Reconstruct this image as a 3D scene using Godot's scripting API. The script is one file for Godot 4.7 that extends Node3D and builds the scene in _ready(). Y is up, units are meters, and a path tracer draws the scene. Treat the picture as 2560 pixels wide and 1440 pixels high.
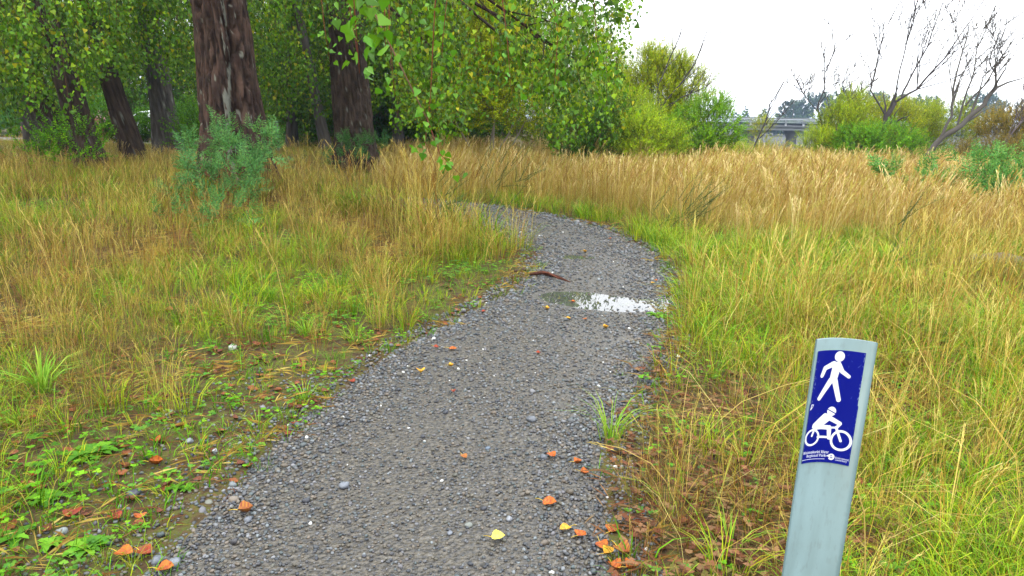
extends Node3D
# A gravel riverside path bending away under poplars, with long autumn grass, willow scrub, a far road bridge and a marker post.

var rng := RandomNumberGenerator.new()
var taken := {}
var bumps := FastNoiseLite.new()
var patch := FastNoiseLite.new()
var fine := FastNoiseLite.new()
var M := {}
var track := [[-0.47, 1.5, 0.88], [-0.45, -2.2, 0.86], [-0.33, -3.3, 0.84], [-0.18, -3.8, 0.85], [0.05, -4.45, 0.88], [0.32, -5.1, 0.86], [0.62, -6.0, 0.77], [0.93, -7.3, 0.72], [0.99, -8.6, 0.73], [0.70, -9.9, 0.78], [0.08, -11.0, 0.78], [-0.7, -12.0, 0.75], [-1.9, -12.9, 0.6], [-3.2, -13.6, 0.35]]

# ---------------------------------------------------------------- naming helpers
func numbered(called: String) -> String:
	if not taken.has(called):
		taken[called] = 0
		return called
	taken[called] += 1
	return "%s_%03d" % [called, taken[called]]

func tag(o: Node3D, label: String, category: String, group := "", kind := "") -> Node3D:
	if label: o.set_meta("label", label)
	if category: o.set_meta("category", category)
	if group: o.set_meta("group", group)
	if kind: o.set_meta("kind", kind)
	return o

func thing(called: String, label: String, category: String, at := Vector3.ZERO, turn := 0.0, group := "") -> Node3D:
	var o := Node3D.new()
	o.name = numbered(called)
	add_child(o)
	o.position = at
	o.rotation.y = turn
	tag(o, label, category, group)
	return o

func part(called: String, m: Mesh, mat: Material, parent: Node3D) -> MeshInstance3D:
	var o := MeshInstance3D.new()
	o.name = called
	o.mesh = m
	o.material_override = mat
	parent.add_child(o, true)
	return o

func top(called: String, m: Mesh, mat: Material, label: String, category: String, group := "", kind := "") -> MeshInstance3D:
	var o := MeshInstance3D.new()
	o.name = numbered(called)
	o.mesh = m
	o.material_override = mat
	add_child(o)
	tag(o, label, category, group, kind)
	return o

class Bag:
	var buf := PackedFloat32Array()
	var n := 0
	func put(t: Transform3D, c: Color) -> void:
		var b := t.basis
		var o := t.origin
		buf.append_array(PackedFloat32Array([b.x.x, b.y.x, b.z.x, o.x, b.x.y, b.y.y, b.z.y, o.y, b.x.z, b.y.z, b.z.z, o.z, c.r, c.g, c.b, 1.0]))
		n += 1

func scatter(called: String, m: Mesh, mat: Material, bag: Bag, parent: Node3D = null) -> MultiMeshInstance3D:
	if bag.n == 0: return null
	var mm := MultiMesh.new()
	mm.transform_format = MultiMesh.TRANSFORM_3D
	mm.use_colors = true
	mm.mesh = m
	mm.instance_count = bag.n
	mm.buffer = bag.buf
	var o := MultiMeshInstance3D.new()
	o.name = called if parent else numbered(called)
	o.multimesh = mm
	o.material_override = mat
	o.set_meta("kind", "stuff")
	if parent: parent.add_child(o, true)
	else: add_child(o)
	return o

# ---------------------------------------------------------------- land
func trail(x: float, z: float) -> Vector3:   # (signed distance outside the path's edge, half width there, place along)
	var best := 1e9
	var w := 1.0
	var along := 0.0
	for i in track.size() - 1:
		var a = track[i]
		var b = track[i + 1]
		var ab := Vector2(b[0] - a[0], b[1] - a[1])
		var ap := Vector2(x - a[0], z - a[1])
		var t := clampf(ap.dot(ab) / ab.length_squared(), 0.0, 1.0)
		var d: float = (ap - ab * t).length() - lerpf(a[2], b[2], t)
		if d < best:
			best = d
			w = lerpf(a[2], b[2], t)
			along = i + t
	return Vector3(best, w, along)

func H(x: float, z: float) -> float:
	var h := 0.32 * smoothstep(1.5, 7.0, -x) * smoothstep(5.0, 13.0, -z) * (1.0 - smoothstep(22.0, 34.0, -z))
	h -= 1.9 * smoothstep(27.0, 46.0, -z) * smoothstep(2.0, 9.0, x)
	if absf(x) < 45.0 and z > -45.0:
		h += 0.035 * bumps.get_noise_2d(x, z) * smoothstep(0.0, 4.0, absf(x + 0.2) + maxf(0.0, -z - 11.0))
	h += 0.10 * smoothstep(1.2, 3.5, x) * smoothstep(1.0, 4.0, -z) * (1.0 - smoothstep(14.0, 24.0, -z))
	return h

func sink(x: float, z: float) -> float:   # the hollow that holds the puddle
	var a := Vector2((x - 0.74) * 1.0 + (z + 6.08) * 0.35, (z + 6.08) * 1.0 - (x - 0.74) * 0.40)
	var b := Vector2(x - 0.75, (z + 8.05) * 1.6)
	return 0.030 * exp(-(a.x * a.x / 0.36 + a.y * a.y / 0.12)) + 0.017 * exp(-b.length_squared() / 0.05)

func path_y(x: float, z: float, d: float) -> float:
	var e := smoothstep(-0.35, 0.12, d)
	return H(x, z) + 0.014 - 0.04 * e * e + (0.006 * fine.get_noise_2d(x * 5.0, z * 5.0) + 0.004 * fine.get_noise_2d(x * 17.0, z * 17.0)) * (1.0 - minf(0.92, sink(x, z) * 50.0)) - sink(x, z)

func ground_y(x: float, z: float) -> float:
	var d := trail(x, z).x
	return maxf(H(x, z) - (0.03 if d < 0.0 else 0.0), path_y(x, z, d) if d < 0.12 else -99.0)

# ---------------------------------------------------------------- materials
func noise_tex(seed_: int, freq: float, colours: Array, stops: Array, size := 512, kind := FastNoiseLite.TYPE_SIMPLEX_SMOOTH, octaves := 5) -> NoiseTexture2D:
	var n := FastNoiseLite.new()
	n.seed = seed_
	n.noise_type = kind
	n.frequency = freq
	n.fractal_octaves = octaves
	var t := NoiseTexture2D.new()
	t.width = size
	t.height = size
	t.seamless = true
	t.noise = n
	if colours.size():
		var g := Gradient.new()
		g.offsets = PackedFloat32Array(stops)
		var cs := PackedColorArray()
		for c in colours: cs.append((c as Color).linear_to_srgb())
		g.colors = cs
		t.color_ramp = g
	return t

func mat(name_: String, c: Color, rough := 0.7, vertex := true, shine := 0.5) -> StandardMaterial3D:
	var m := StandardMaterial3D.new()
	m.resource_name = name_
	m.albedo_color = c.linear_to_srgb()
	m.albedo_color.a = 1.0
	m.roughness = rough
	m.vertex_color_use_as_albedo = vertex
	m.metallic_specular = shine
	m.cull_mode = BaseMaterial3D.CULL_DISABLED
	return m

func make_materials() -> void:
	M.leaf = mat("poplar leaf", Color.WHITE, 0.42, true, 0.3)
	M.leaf.backlight_enabled = true
	M.leaf.backlight = Color(0.8, 0.8, 0.5)
	M.bush = mat("shrub leaf", Color.WHITE, 0.5, true, 0.18)
	M.bush.backlight_enabled = true
	M.bush.backlight = Color(0.7, 0.7, 0.45)
	M.grass = mat("grass blade", Color.WHITE, 0.5, true, 0.2)
	M.grass.backlight_enabled = true
	M.grass.backlight = Color(0.7, 0.7, 0.5)
	M.bark = mat("bark", Color.WHITE, 0.85, true, 0.2)
	M.bark.heightmap_enabled = true
	M.bark.heightmap_texture = noise_tex(5, 0.03, [], [], 512)
	M.bark.heightmap_scale = 2.0
	M.bark.uv1_triplanar = true
	M.bark.uv1_scale = Vector3(2.2, 0.8, 2.2)
	M.twig = mat("twig", Color.WHITE, 0.75, true, 0.15)
	M.dead = mat("fallen leaf", Color.WHITE, 0.4, true, 0.25)
	M.stone = mat("stone", Color.WHITE, 0.4, true, 0.4)
	M.paint = mat("paint", Color.WHITE, 0.35)
	M.ground = mat("soil and thatch", Color.WHITE, 0.9, false, 0.2)
	M.ground.albedo_texture = noise_tex(3, 0.02, [Color(0.03, 0.02, 0.012), Color(0.06, 0.04, 0.018), Color(0.055, 0.06, 0.014), Color(0.09, 0.055, 0.022)], [0.15, 0.42, 0.6, 0.85], 1024)
	M.ground.uv1_triplanar = true
	M.ground.uv1_world_triplanar = true
	M.ground.uv1_scale = Vector3(0.6, 0.6, 0.6)
	M.ground.heightmap_enabled = true
	M.ground.heightmap_texture = noise_tex(4, 0.06, [], [], 512)
	M.ground.heightmap_scale = 2.0
	M.path = mat("damp gravel", Color.WHITE, 0.5, false)
	M.path.albedo_texture = noise_tex(8, 0.045, [Color(0.014, 0.013, 0.012), Color(0.042, 0.036, 0.028), Color(0.072, 0.06, 0.042), Color(0.09, 0.088, 0.086)], [0.1, 0.4, 0.7, 0.95], 1024, FastNoiseLite.TYPE_CELLULAR, 2)
	M.path.uv1_triplanar = true
	M.path.uv1_world_triplanar = true
	M.path.uv1_scale = Vector3(0.9, 0.9, 0.9)
	M.path.heightmap_enabled = true
	M.path.heightmap_texture = noise_tex(9, 0.05, [], [], 1024, FastNoiseLite.TYPE_CELLULAR, 2)
	M.path.heightmap_scale = 1.2
	M.water = mat("puddle water", Color(0.03, 0.032, 0.03), 0.015, false)
	M.water.transparency = BaseMaterial3D.TRANSPARENCY_ALPHA
	M.water.albedo_color.a = 0.35
	M.water.metallic_specular = 0.5
	M.concrete = mat("concrete", Color(0.24, 0.25, 0.26), 0.85, false)
	M.concrete.albedo_texture = noise_tex(12, 0.02, [Color(0.75, 0.75, 0.75), Color.WHITE], [0.2, 0.8], 256)
	M.concrete.uv1_triplanar = true
	M.steel = mat("galvanised steel", Color(0.55, 0.58, 0.6), 0.4, false)
	M.plastic = mat("grey marker plastic", Color(0.125, 0.188, 0.192), 0.38, false, 0.4)
	M.plastic.albedo_texture = noise_tex(21, 0.012, [Color(0.82, 0.82, 0.80), Color(1, 1, 1)], [0.25, 0.7], 512)
	M.plastic.detail_enabled = true
	M.plastic.detail_albedo = noise_tex(23, 0.05, [Color(0.05, 0.05, 0.04, 0.28), Color(0.06, 0.06, 0.045, 0.0)], [0.2, 0.30], 512)
	M.plastic.detail_blend_mode = BaseMaterial3D.BLEND_MODE_MIX
	M.plastic.uv1_triplanar = true
	M.plastic.uv1_scale = Vector3(3, 0.8, 3)

# ---------------------------------------------------------------- shapes
func begin() -> SurfaceTool:
	var st := SurfaceTool.new()
	st.begin(Mesh.PRIMITIVE_TRIANGLES)
	return st

func done(st: SurfaceTool) -> ArrayMesh:
	st.generate_normals()
	return st.commit()

func tri(st: SurfaceTool, a: Vector3, b: Vector3, c: Vector3) -> void:
	st.add_vertex(a)
	st.add_vertex(b)
	st.add_vertex(c)

func quad(st: SurfaceTool, a: Vector3, b: Vector3, c: Vector3, d: Vector3) -> void:
	tri(st, a, b, c)
	tri(st, a, c, d)

func tube(st: SurfaceTool, pts: Array, radii: Array, seg := 6, col := Color.WHITE) -> void:
	st.set_color(col)
	var rings := []
	var side := Vector3.RIGHT
	for i in pts.size():
		var f: Vector3 = (pts[mini(i + 1, pts.size() - 1)] - pts[maxi(i - 1, 0)]).normalized()
		var u := f.cross(side)
		if u.length() < 0.05: u = f.cross(Vector3.FORWARD)
		u = u.normalized()
		side = u.cross(f).normalized()
		var ring := []
		for k in seg:
			var a := TAU * k / seg
			ring.append(pts[i] + (side * cos(a) + u * sin(a)) * radii[i])
		rings.append(ring)
	for i in rings.size() - 1:
		for k in seg:
			var n := (k + 1) % seg
			quad(st, rings[i][k], rings[i][n], rings[i + 1][n], rings[i + 1][k])
	var last = rings[-1]
	for k in range(1, seg - 1): tri(st, last[0], last[k], last[k + 1])

func bend(a: Vector3, b: Vector3, n: int, wobble: float, sag := 0.0) -> Array:
	var out := []
	for i in n + 1:
		var t := float(i) / n
		var p := a.lerp(b, t)
		var k := sin(PI * t)
		p += Vector3(rng.randf_range(-1, 1), rng.randf_range(-1, 1), rng.randf_range(-1, 1)) * wobble * k
		p.y += sag * k
		out.append(p)
	return out

func box(st: SurfaceTool, c: Vector3, s: Vector3, bevel := 0.01) -> void:   # a box with chamfered edges
	var h := s * 0.5
	var b := minf(bevel, minf(h.x, minf(h.y, h.z)) * 0.45)
	var corner := func(sx: float, sy: float, sz: float, axis: int) -> Vector3:
		var v := Vector3(sx * (h.x - b), sy * (h.y - b), sz * (h.z - b))
		v[axis] += b * [sx, sy, sz][axis]
		return c + v
	for axis in 3:
		for s1 in [-1.0, 1.0]:
			var q := []
			for k in 4:
				var v := [0.0, 0.0, 0.0]
				v[axis] = s1
				v[(axis + 1) % 3] = [-1.0, 1.0, 1.0, -1.0][k] * s1
				v[(axis + 2) % 3] = [-1.0, -1.0, 1.0, 1.0][k]
				q.append(corner.call(v[0], v[1], v[2], axis))
			quad(st, q[3], q[2], q[1], q[0])
	for axis in 3:   # twelve chamfers
		var b1 := (axis + 1) % 3
		var b2 := (axis + 2) % 3
		for s1 in [-1.0, 1.0]:
			for s2 in [-1.0, 1.0]:
				var q := []
				for k in 4:
					var v := [0.0, 0.0, 0.0]
					v[axis] = [-1.0, 1.0, 1.0, -1.0][k]
					v[b1] = s1
					v[b2] = s2
					q.append(corner.call(v[0], v[1], v[2], b1 if k < 2 else b2))
				if s1 * s2 > 0: quad(st, q[3], q[2], q[1], q[0])
				else: quad(st, q[0], q[1], q[2], q[3])

func leaf(st: SurfaceTool, at: Vector3, along: Vector3, face: Vector3, length: float, width: float, fold := 0.12) -> void:   # a heart-shaped poplar leaf
	var u := along.normalized()
	var s := u.cross(face).normalized()
	var n := s.cross(u)
	var l := func(x: float, y: float, k: float) -> Vector3: return at + u * (y * length) + s * (x * width) + n * (k * length)
	var m0: Vector3 = l.call(0.0, 0.05, 0.0)
	var m1: Vector3 = l.call(0.0, 0.5, -fold * 0.4)
	var tip: Vector3 = l.call(0.0, 1.0, -fold * 0.9)
	for side in [-1.0, 1.0]:
		var a: Vector3 = l.call(side * 0.36, -0.02, fold * 0.6)
		var b: Vector3 = l.call(side * 0.52, 0.26, fold)
		var c: Vector3 = l.call(side * 0.27, 0.62, fold * 0.5)
		if side < 0:
			tri(st, m0, a, b); tri(st, m0, b, m1); tri(st, m1, b, c); tri(st, m1, c, tip)
		else:
			tri(st, m0, b, a); tri(st, m0, m1, b); tri(st, m1, c, b); tri(st, m1, tip, c)

func blade_leaf(st: SurfaceTool, at: Vector3, along: Vector3, face: Vector3, length: float, width: float) -> void:   # a narrow or oval leaf of four triangles
	var u := along.normalized()
	var s := u.cross(face).normalized()
	var n := s.cross(u)
	var mid := at + u * length * 0.5 + n * length * 0.06
	var l := at + u * length * 0.42 - s * width * 0.5
	var r := at + u * length * 0.42 + s * width * 0.5
	var tip := at + u * length
	tri(st, at, l, mid); tri(st, at, mid, r); tri(st, l, tip, mid); tri(st, mid, tip, r)

func pick(palette: Array) -> Color:
	var c: Color = palette[rng.randi() % palette.size()]
	var k := rng.randf_range(0.8, 1.2)
	return Color(c.r * k * rng.randf_range(0.92, 1.08), c.g * k, c.b * k)

func ball() -> Vector3:
	while true:
		var v := Vector3(rng.randf_range(-1, 1), rng.randf_range(-1, 1), rng.randf_range(-1, 1))
		if v.length() <= 1.0 and v.length() > 0.01: return v
	return Vector3.UP

var POPLAR := [Color(0.06, 0.145, 0.007), Color(0.08, 0.18, 0.008), Color(0.115, 0.225, 0.010), Color(0.042, 0.105, 0.007), Color(0.065, 0.16, 0.016), Color(0.16, 0.26, 0.010)]

func poplar_spray(palette: Array, count := 17, length := 0.55, size := 0.075) -> ArrayMesh:   # hangs down from its origin
	var st := begin()
	var pts := []
	var rad := []
	var lean := Vector3(rng.randf_range(-0.18, 0.18), 0, rng.randf_range(-0.18, 0.18))
	for i in 5:
		var t := i / 4.0
		pts.append(Vector3(0, -length * t, 0) + lean * t * t)
		rad.append(lerpf(0.004, 0.0015, t))
	tube(st, pts, rad, 3, Color(0.10, 0.045, 0.02))
	for i in count:
		var t := (i + 0.6) / count
		var p := Vector3(0, -length * t, 0) + lean * t * t
		var a := i * 2.4 + rng.randf_range(-0.5, 0.5)
		var out := Vector3(cos(a), rng.randf_range(-0.5, 0.3), sin(a))
		var base := p + out * rng.randf_range(0.035, 0.13)
		st.set_color(pick(palette))
		var k := size * rng.randf_range(0.6, 1.15)
		leaf(st, base, (out * 0.5 + Vector3(rng.randf_range(-0.6, 0.6), -1.0, rng.randf_range(-0.6, 0.6))), Vector3(cos(a + rng.randf_range(-1.5, 1.5)), rng.randf_range(-0.3, 1.2), sin(a + rng.randf_range(-1.5, 1.5))), k, k * 0.95)
	return done(st)

func twig_spray(palette: Array, count: int, length: float, leaf_len: float, leaf_w: float, spread := 0.75, stem := Color(0.09, 0.06, 0.03)) -> ArrayMesh:   # grows up from its origin
	var st := begin()
	var lean := Vector3(rng.randf_range(-0.15, 0.15), 0, rng.randf_range(-0.15, 0.15))
	tube(st, [Vector3.ZERO, Vector3(0, length * 0.5, 0) + lean * 0.3, Vector3(0, length, 0) + lean], [0.005, 0.003, 0.001], 3, stem)
	for i in count:
		var t := 0.12 + 0.88 * (i + rng.randf()) / count
		var a := i * 2.4 + rng.randf_range(-0.4, 0.4)
		var out := Vector3(cos(a), 0, sin(a))
		st.set_color(pick(palette))
		var k := rng.randf_range(0.7, 1.2)
		blade_leaf(st, Vector3(0, length * t, 0) + lean * t * t, out * spread + Vector3(0, rng.randf_range(0.2, 0.9), 0), Vector3(-cos(a) * 0.5 + rng.randf_range(-0.4, 0.4), 1.0, -sin(a) * 0.5 + rng.randf_range(-0.4, 0.4)), leaf_len * k, leaf_w * k)
	return done(st)

func feather_spray(palette: Array, length := 0.3) -> ArrayMesh:   # fine pinnate foliage
	var st := begin()
	tube(st, [Vector3.ZERO, Vector3(0, length * 0.5, 0.02), Vector3(0, length, 0.06)], [0.004, 0.003, 0.001], 3, Color(0.09, 0.07, 0.03))
	for i in 11:
		for s in [-1.0, 1.0]:
			var t := 0.08 + 0.92 * i / 11.0
			var at := Vector3(0, length * t, 0.06 * t * t)
			var out := Vector3(s, 0.55, rng.randf_range(-0.5, 0.5)).normalized()
			var reach := length * 0.34 * (1.1 - t * 0.6)
			for k in 3:
				st.set_color(pick(palette))
				blade_leaf(st, at + out * reach * k / 3.0, out + Vector3(0, rng.randf_range(-0.5, 0.9), rng.randf_range(-0.7, 0.7)), Vector3(0, 0.2, 1) + ball() * 0.6, reach * 0.55, reach * 0.17)
	return done(st)

func blade(st: SurfaceTool, root: Vector3, dir: Vector3, height: float, droop: float, width: float, seg := 3) -> void:   # a tapered, arching grass blade
	var s := Vector3(-dir.z, 0, dir.x).rotated(Vector3.UP, rng.randf_range(-0.7, 0.7)).normalized()
	var last_l := root - s * width * 0.5
	var last_r := root + s * width * 0.5
	for i in range(1, seg + 1):
		var t := float(i) / seg
		var p := root + Vector3(0, height * (t - droop * 0.45 * t * t * t), 0) + dir * (height * droop * t * t)
		if i == seg:
			tri(st, last_l, p, last_r)
		else:
			var w := width * (1.0 - 0.55 * t) * 0.5
			quad(st, last_l, p - s * w, p + s * w, last_r)
			last_l = p - s * w
			last_r = p + s * w

func tuft(palette: Array, count: int, h0: float, h1: float, droop0: float, droop1: float, width: float, spread: float, wind := Vector3.ZERO) -> ArrayMesh:
	var st := begin()
	for i in count:
		var a := rng.randf() * TAU
		var r := spread * sqrt(rng.randf())
		var d := (Vector3(cos(a), 0, sin(a)) + wind).normalized()
		st.set_color(pick(palette))
		blade(st, Vector3(cos(a) * r, -0.01, sin(a) * r), d, rng.randf_range(h0, h1), rng.randf_range(droop0, droop1), width * rng.randf_range(0.7, 1.3))
	return done(st)

func stalks(palette: Array, leaves: Array, count: int, h0: float, h1: float, width: float, spread: float, wind: Vector3, head := 0.007) -> ArrayMesh:   # upright straws with loose seed heads
	var st := begin()
	for i in count:
		var a := rng.randf() * TAU
		var r := spread * sqrt(rng.randf())
		var h := rng.randf_range(h0, h1)
		var d := (Vector3(cos(a), 0, sin(a)) * 0.8 + wind).normalized()
		var k := rng.randf_range(0.08, 0.34)
		var root := Vector3(cos(a) * r, -0.01, sin(a) * r)
		var c := pick(palette)
		st.set_color(c)
		var s := Vector3(-d.z, 0, d.x)
		var p0 := root
		for j in range(1, 4):
			var t := j / 3.0
			var p := root + Vector3(0, h * (t - k * 0.3 * t * t), 0) + d * (h * k * t * t)
			quad(st, p0 - s * width * 0.5, p - s * width * 0.35, p + s * width * 0.35, p0 + s * width * 0.5)
			p0 = p
		var up := (Vector3.UP + d * (0.4 + k)).normalized()
		for j in 7:
			var at := p0 - up * (0.02 + 0.2 * h * j / 7.0)
			st.set_color(Color(c.r * 1.05, c.g * 1.06, c.b * 1.2))
			blade_leaf(st, at, up * 1.6 + ball() * 0.8, ball(), h * rng.randf_range(0.04, 0.08), h * head)
	for i in count / 2:
		var a := rng.randf() * TAU
		st.set_color(pick(leaves))
		var d := (Vector3(cos(a), 0, sin(a)) + wind * 0.5).normalized()
		blade(st, Vector3(cos(a), -0.02, sin(a)) * spread * sqrt(rng.randf()), d, rng.randf_range(0.35, 0.7) * h1, rng.randf_range(0.3, 0.9), width * 1.5)
	return done(st)

func clover(palette: Array) -> ArrayMesh:
	var st := begin()
	for i in 9:
		var a := rng.randf() * TAU
		var r := 0.09 * sqrt(rng.randf())
		var p := Vector3(cos(a) * r, rng.randf_range(0.015, 0.06), sin(a) * r)
		var c := pick(palette)
		st.set_color(Color(c.r * 1.2, c.g, c.b))
		tri(st, Vector3(p.x * 0.7 - 0.001, -0.01, p.z * 0.7), p, Vector3(p.x * 0.7 + 0.001, -0.01, p.z * 0.7))
		var a0 := rng.randf() * TAU
		var up := Vector3(rng.randf_range(-0.35, 0.35), 1, rng.randf_range(-0.35, 0.35))
		for k in 3:
			var b := a0 + TAU * k / 3
			st.set_color(c)
			blade_leaf(st, p, Vector3(cos(b), rng.randf_range(-0.1, 0.3), sin(b)), up, rng.randf_range(0.012, 0.024), 0.018)
	return done(st)

func mat_of_dead(palette: Array) -> ArrayMesh:   # flattened dead blades on the soil
	var st := begin()
	for i in 16:
		var a := rng.randf() * TAU
		var r := 0.16 * sqrt(rng.randf())
		var b := rng.randf() * TAU
		st.set_color(pick(palette))
		blade_leaf(st, Vector3(cos(a) * r, rng.randf_range(0.002, 0.02), sin(a) * r), Vector3(cos(b), rng.randf_range(-0.06, 0.25), sin(b)), Vector3(rng.randf_range(-0.5, 0.5), 1, rng.randf_range(-0.5, 0.5)), rng.randf_range(0.06, 0.2), rng.randf_range(0.002, 0.0045))
	return done(st)

func curled_leaf(size: float, curl: float, colours: Array, stalk := true) -> ArrayMesh:   # a fallen leaf, finely cut so that it can curl
	var st := begin()
	var n := 9
	var spots := FastNoiseLite.new()
	spots.seed = rng.randi() % 1000
	spots.frequency = 0.25
	var at := func(i: int, j: int) -> Vector3:
		var v := float(i) / n
		var w := 0.52 * pow(sin(PI * pow(clampf(v, 0.0, 1.0), 0.62)), 0.8) * (1.0 + 0.05 * sin(v * 40.0))
		var x: float = (j / 2.0 - 1.0) * w
		return Vector3(x, 0.03 + curl * (absf(x) * 0.9 + pow(v - 0.45, 2) * 1.1) + 0.02 * sin(v * 9.0 + x * 7.0), v - 0.5) * size
	for i in n:
		for j in 4:
			var k := spots.get_noise_2d(i * 2.0, j * 3.0)
			st.set_color((colours[0] as Color).lerp(colours[1], clampf(0.5 + k * 1.4, 0, 1)))
			quad(st, at.call(i, j), at.call(i + 1, j), at.call(i + 1, j + 1), at.call(i, j + 1))
	if stalk:
		tube(st, [at.call(0, 2), at.call(0, 2) + Vector3(size * 0.05, size * 0.06, -size * 0.3), at.call(0, 2) + Vector3(size * 0.14, size * 0.0, -size * 0.62)], [size * 0.022, size * 0.018, size * 0.022], 4, Color(0.5, 0.34, 0.04))
	return done(st)

func pebble(seed_: int, sub := 1) -> ArrayMesh:
	var sphere := SphereMesh.new()
	sphere.radius = 1.0
	sphere.height = 2.0
	sphere.radial_segments = 6 + 4 * sub
	sphere.rings = 3 + 2 * sub
	var arr := sphere.get_mesh_arrays()
	var n := FastNoiseLite.new()
	n.seed = seed_
	n.frequency = 0.55
	var v: PackedVector3Array = arr[Mesh.ARRAY_VERTEX]
	var st := begin()
	for i in (arr[Mesh.ARRAY_INDEX] as PackedInt32Array):
		var p := v[i]
		st.add_vertex(p * Vector3(1.0, 0.62, 0.8) * (1.0 + 0.42 * n.get_noise_3dv(p * 1.3) + 0.12 * n.get_noise_3dv(p * 4.0)))
	st.index()
	st.generate_normals()
	return st.commit()

func trunk_mesh(pts: Array, radii: Array, seg: int, rings: int, relief: float, seed_: int, tones: Array, seam := -9.0, flare := 0.0) -> ArrayMesh:
	var n := FastNoiseLite.new()
	n.seed = seed_
	n.fractal_type = FastNoiseLite.FRACTAL_RIDGED
	n.fractal_octaves = 3
	n.frequency = 1.0
	var tint := FastNoiseLite.new()
	tint.seed = seed_ + 7
	tint.frequency = 1.0
	tint.fractal_octaves = 4
	var st := begin()
	var total := pts.size() - 1
	var spot := func(i: int, k: int) -> Array:
		var t := float(i) / rings * total
		var j := mini(int(t), total - 1)
		var f := t - j
		var c: Vector3 = (pts[j] as Vector3).lerp(pts[j + 1], f)
		var r: float = lerpf(radii[j], radii[j + 1], f)
		var a := TAU * k / seg
		var low: float = exp(-(c.y - pts[0].y) * 1.6)
		r *= 1.0 + flare * low * (0.6 + 0.5 * sin(a * 5.0 + seed_))
		var d := Vector3(cos(a), 0, sin(a))
		var furrow := smoothstep(0.25, 0.8, n.get_noise_3d(d.x * r * 7.0, c.y * 1.0 + 0.18 * sin(a * 3.0), d.z * r * 7.0))
		var r2 := r - relief * furrow + relief * 0.6 * tint.get_noise_3d(d.x * r * 1.5, c.y * 0.5, d.z * r * 1.5)
		if seam > -8.0:
			var off := wrapf(a - seam - 0.10 * sin(c.y * 1.7), -PI, PI)
			r2 -= r * 0.26 * exp(-off * off / 0.03) - r * 0.04 * exp(-pow(absf(off) - 0.4, 2) / 0.05)
		var k2 := tint.get_noise_3d(d.x * r * 11.0, c.y * 2.0, d.z * r * 11.0)
		var col: Color = (tones[0] as Color).lerp(tones[1], clampf(0.5 + k2 * 1.6, 0, 1))
		var lich := tint.get_noise_3d(d.x * r * 9.0 + 40.0, c.y * 2.2, d.z * r * 9.0)
		if seam > -8.0:
			var off2 := wrapf(a - seam - 0.16 - 0.10 * sin(c.y * 1.7), -PI, PI)
			if absf(off2) < 0.10 + 0.16 * k2 and lich > 0.02: col = tones[2]
		if lich > 0.5: col = tones[2]
		return [c + d * r2, col]
	var prev := []
	for i in rings + 1:
		var now := []
		for k in seg: now.append(spot.call(i, k))
		if i:
			for k in seg:
				var q := [prev[k], prev[(k + 1) % seg], now[(k + 1) % seg], now[k]]
				for w in [0, 2, 1, 0, 3, 2]:
					st.set_color(q[w][1])
					st.add_vertex(q[w][0])
		prev = now
	st.index()
	st.generate_normals()
	return st.commit()

# ---------------------------------------------------------------- builders
var sprays := {}

func fill(bag: Bag, blobs: Array, scale0: float, scale1: float, hang: bool, tint_lo: Color, tint_hi: Color, lean := Vector3.ZERO) -> void:
	for b in blobs:   # [centre, radii, how many]
		for i in int(b[2]):
			var v := ball()
			v = v.normalized() * pow(v.length(), 0.6)
			var p: Vector3 = b[0] + v * b[1]
			if p.y < H(p.x, p.z) + 0.05: continue
			for again in 4:   # leaves gather in clumps along the boughs
				if fine.get_noise_3d(p.x * 2.6, p.y * 2.2, p.z * 2.6) > -0.06: break
				v = ball()
				v = v.normalized() * pow(v.length(), 0.6)
				p = b[0] + v * b[1]
			if p.y < H(p.x, p.z) + 0.05: continue
			var basis: Basis
			var s := rng.randf_range(scale0, scale1)
			if hang:
				basis = Basis(Vector3.UP, rng.randf() * TAU) * Basis(Vector3(1, 0, 0), rng.randf_range(-0.35, 0.35)) * Basis(Vector3(0, 0, 1), rng.randf_range(-0.35, 0.35))
			else:
				var up: Vector3 = (v * 0.55 + Vector3.UP * 0.8 + lean + ball() * 0.85).normalized()
				basis = Basis(Quaternion(Vector3.UP, up)) * Basis(Vector3.UP, rng.randf() * TAU)
			bag.put(Transform3D(basis.scaled(Vector3(s, s, s)), p), tint_lo.lerp(tint_hi, rng.randf()))

func limbs_to(parent: Node3D, from: Vector3, blobs: Array, r: float, col: Color) -> void:
	for b in blobs:
		var to: Vector3 = b[0] - parent.position
		var st := begin()
		var mid := from.lerp(to, 0.45) + Vector3(0, 0.9, 0)
		var pts := [from, from.lerp(mid, 0.55) + ball() * 0.1, mid, mid.lerp(to, 0.5) + ball() * 0.15, to]
		tube(st, pts, [r, r * 0.75, r * 0.5, r * 0.3, r * 0.12], 7, col)
		for k in 5:
			var at: Vector3 = pts[3].lerp(to, rng.randf())
			var end: Vector3 = to + ball() * (b[1] as Vector3) * 0.8
			tube(st, bend(at, end, 4, 0.08), [r * 0.14, r * 0.11, r * 0.08, r * 0.05, r * 0.03], 4, col)
		part("limb", done(st), M.bark, parent)

func crown(parent: Node3D, mesh_key: String, blobs: Array, s0: float, s1: float, hang := true, lo := Color(0.5, 0.52, 0.5), hi := Color(1.6, 1.5, 1.0), called := "crown", material: Material = null, lean := Vector3.ZERO) -> void:
	var list: Array = sprays[mesh_key]
	for i in list.size():
		var bag := Bag.new()
		var share := []
		for b in blobs: share.append([b[0], b[1], ceil(b[2] / float(list.size()))])
		fill(bag, share, s0, s1, hang, lo, hi, lean)
		for k in bag.n:
			bag.buf[k * 16 + 3] -= parent.position.x
			bag.buf[k * 16 + 7] -= parent.position.y
			bag.buf[k * 16 + 11] -= parent.position.z
		scatter(called, list[i], material if material else M.leaf, bag, parent)

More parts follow.
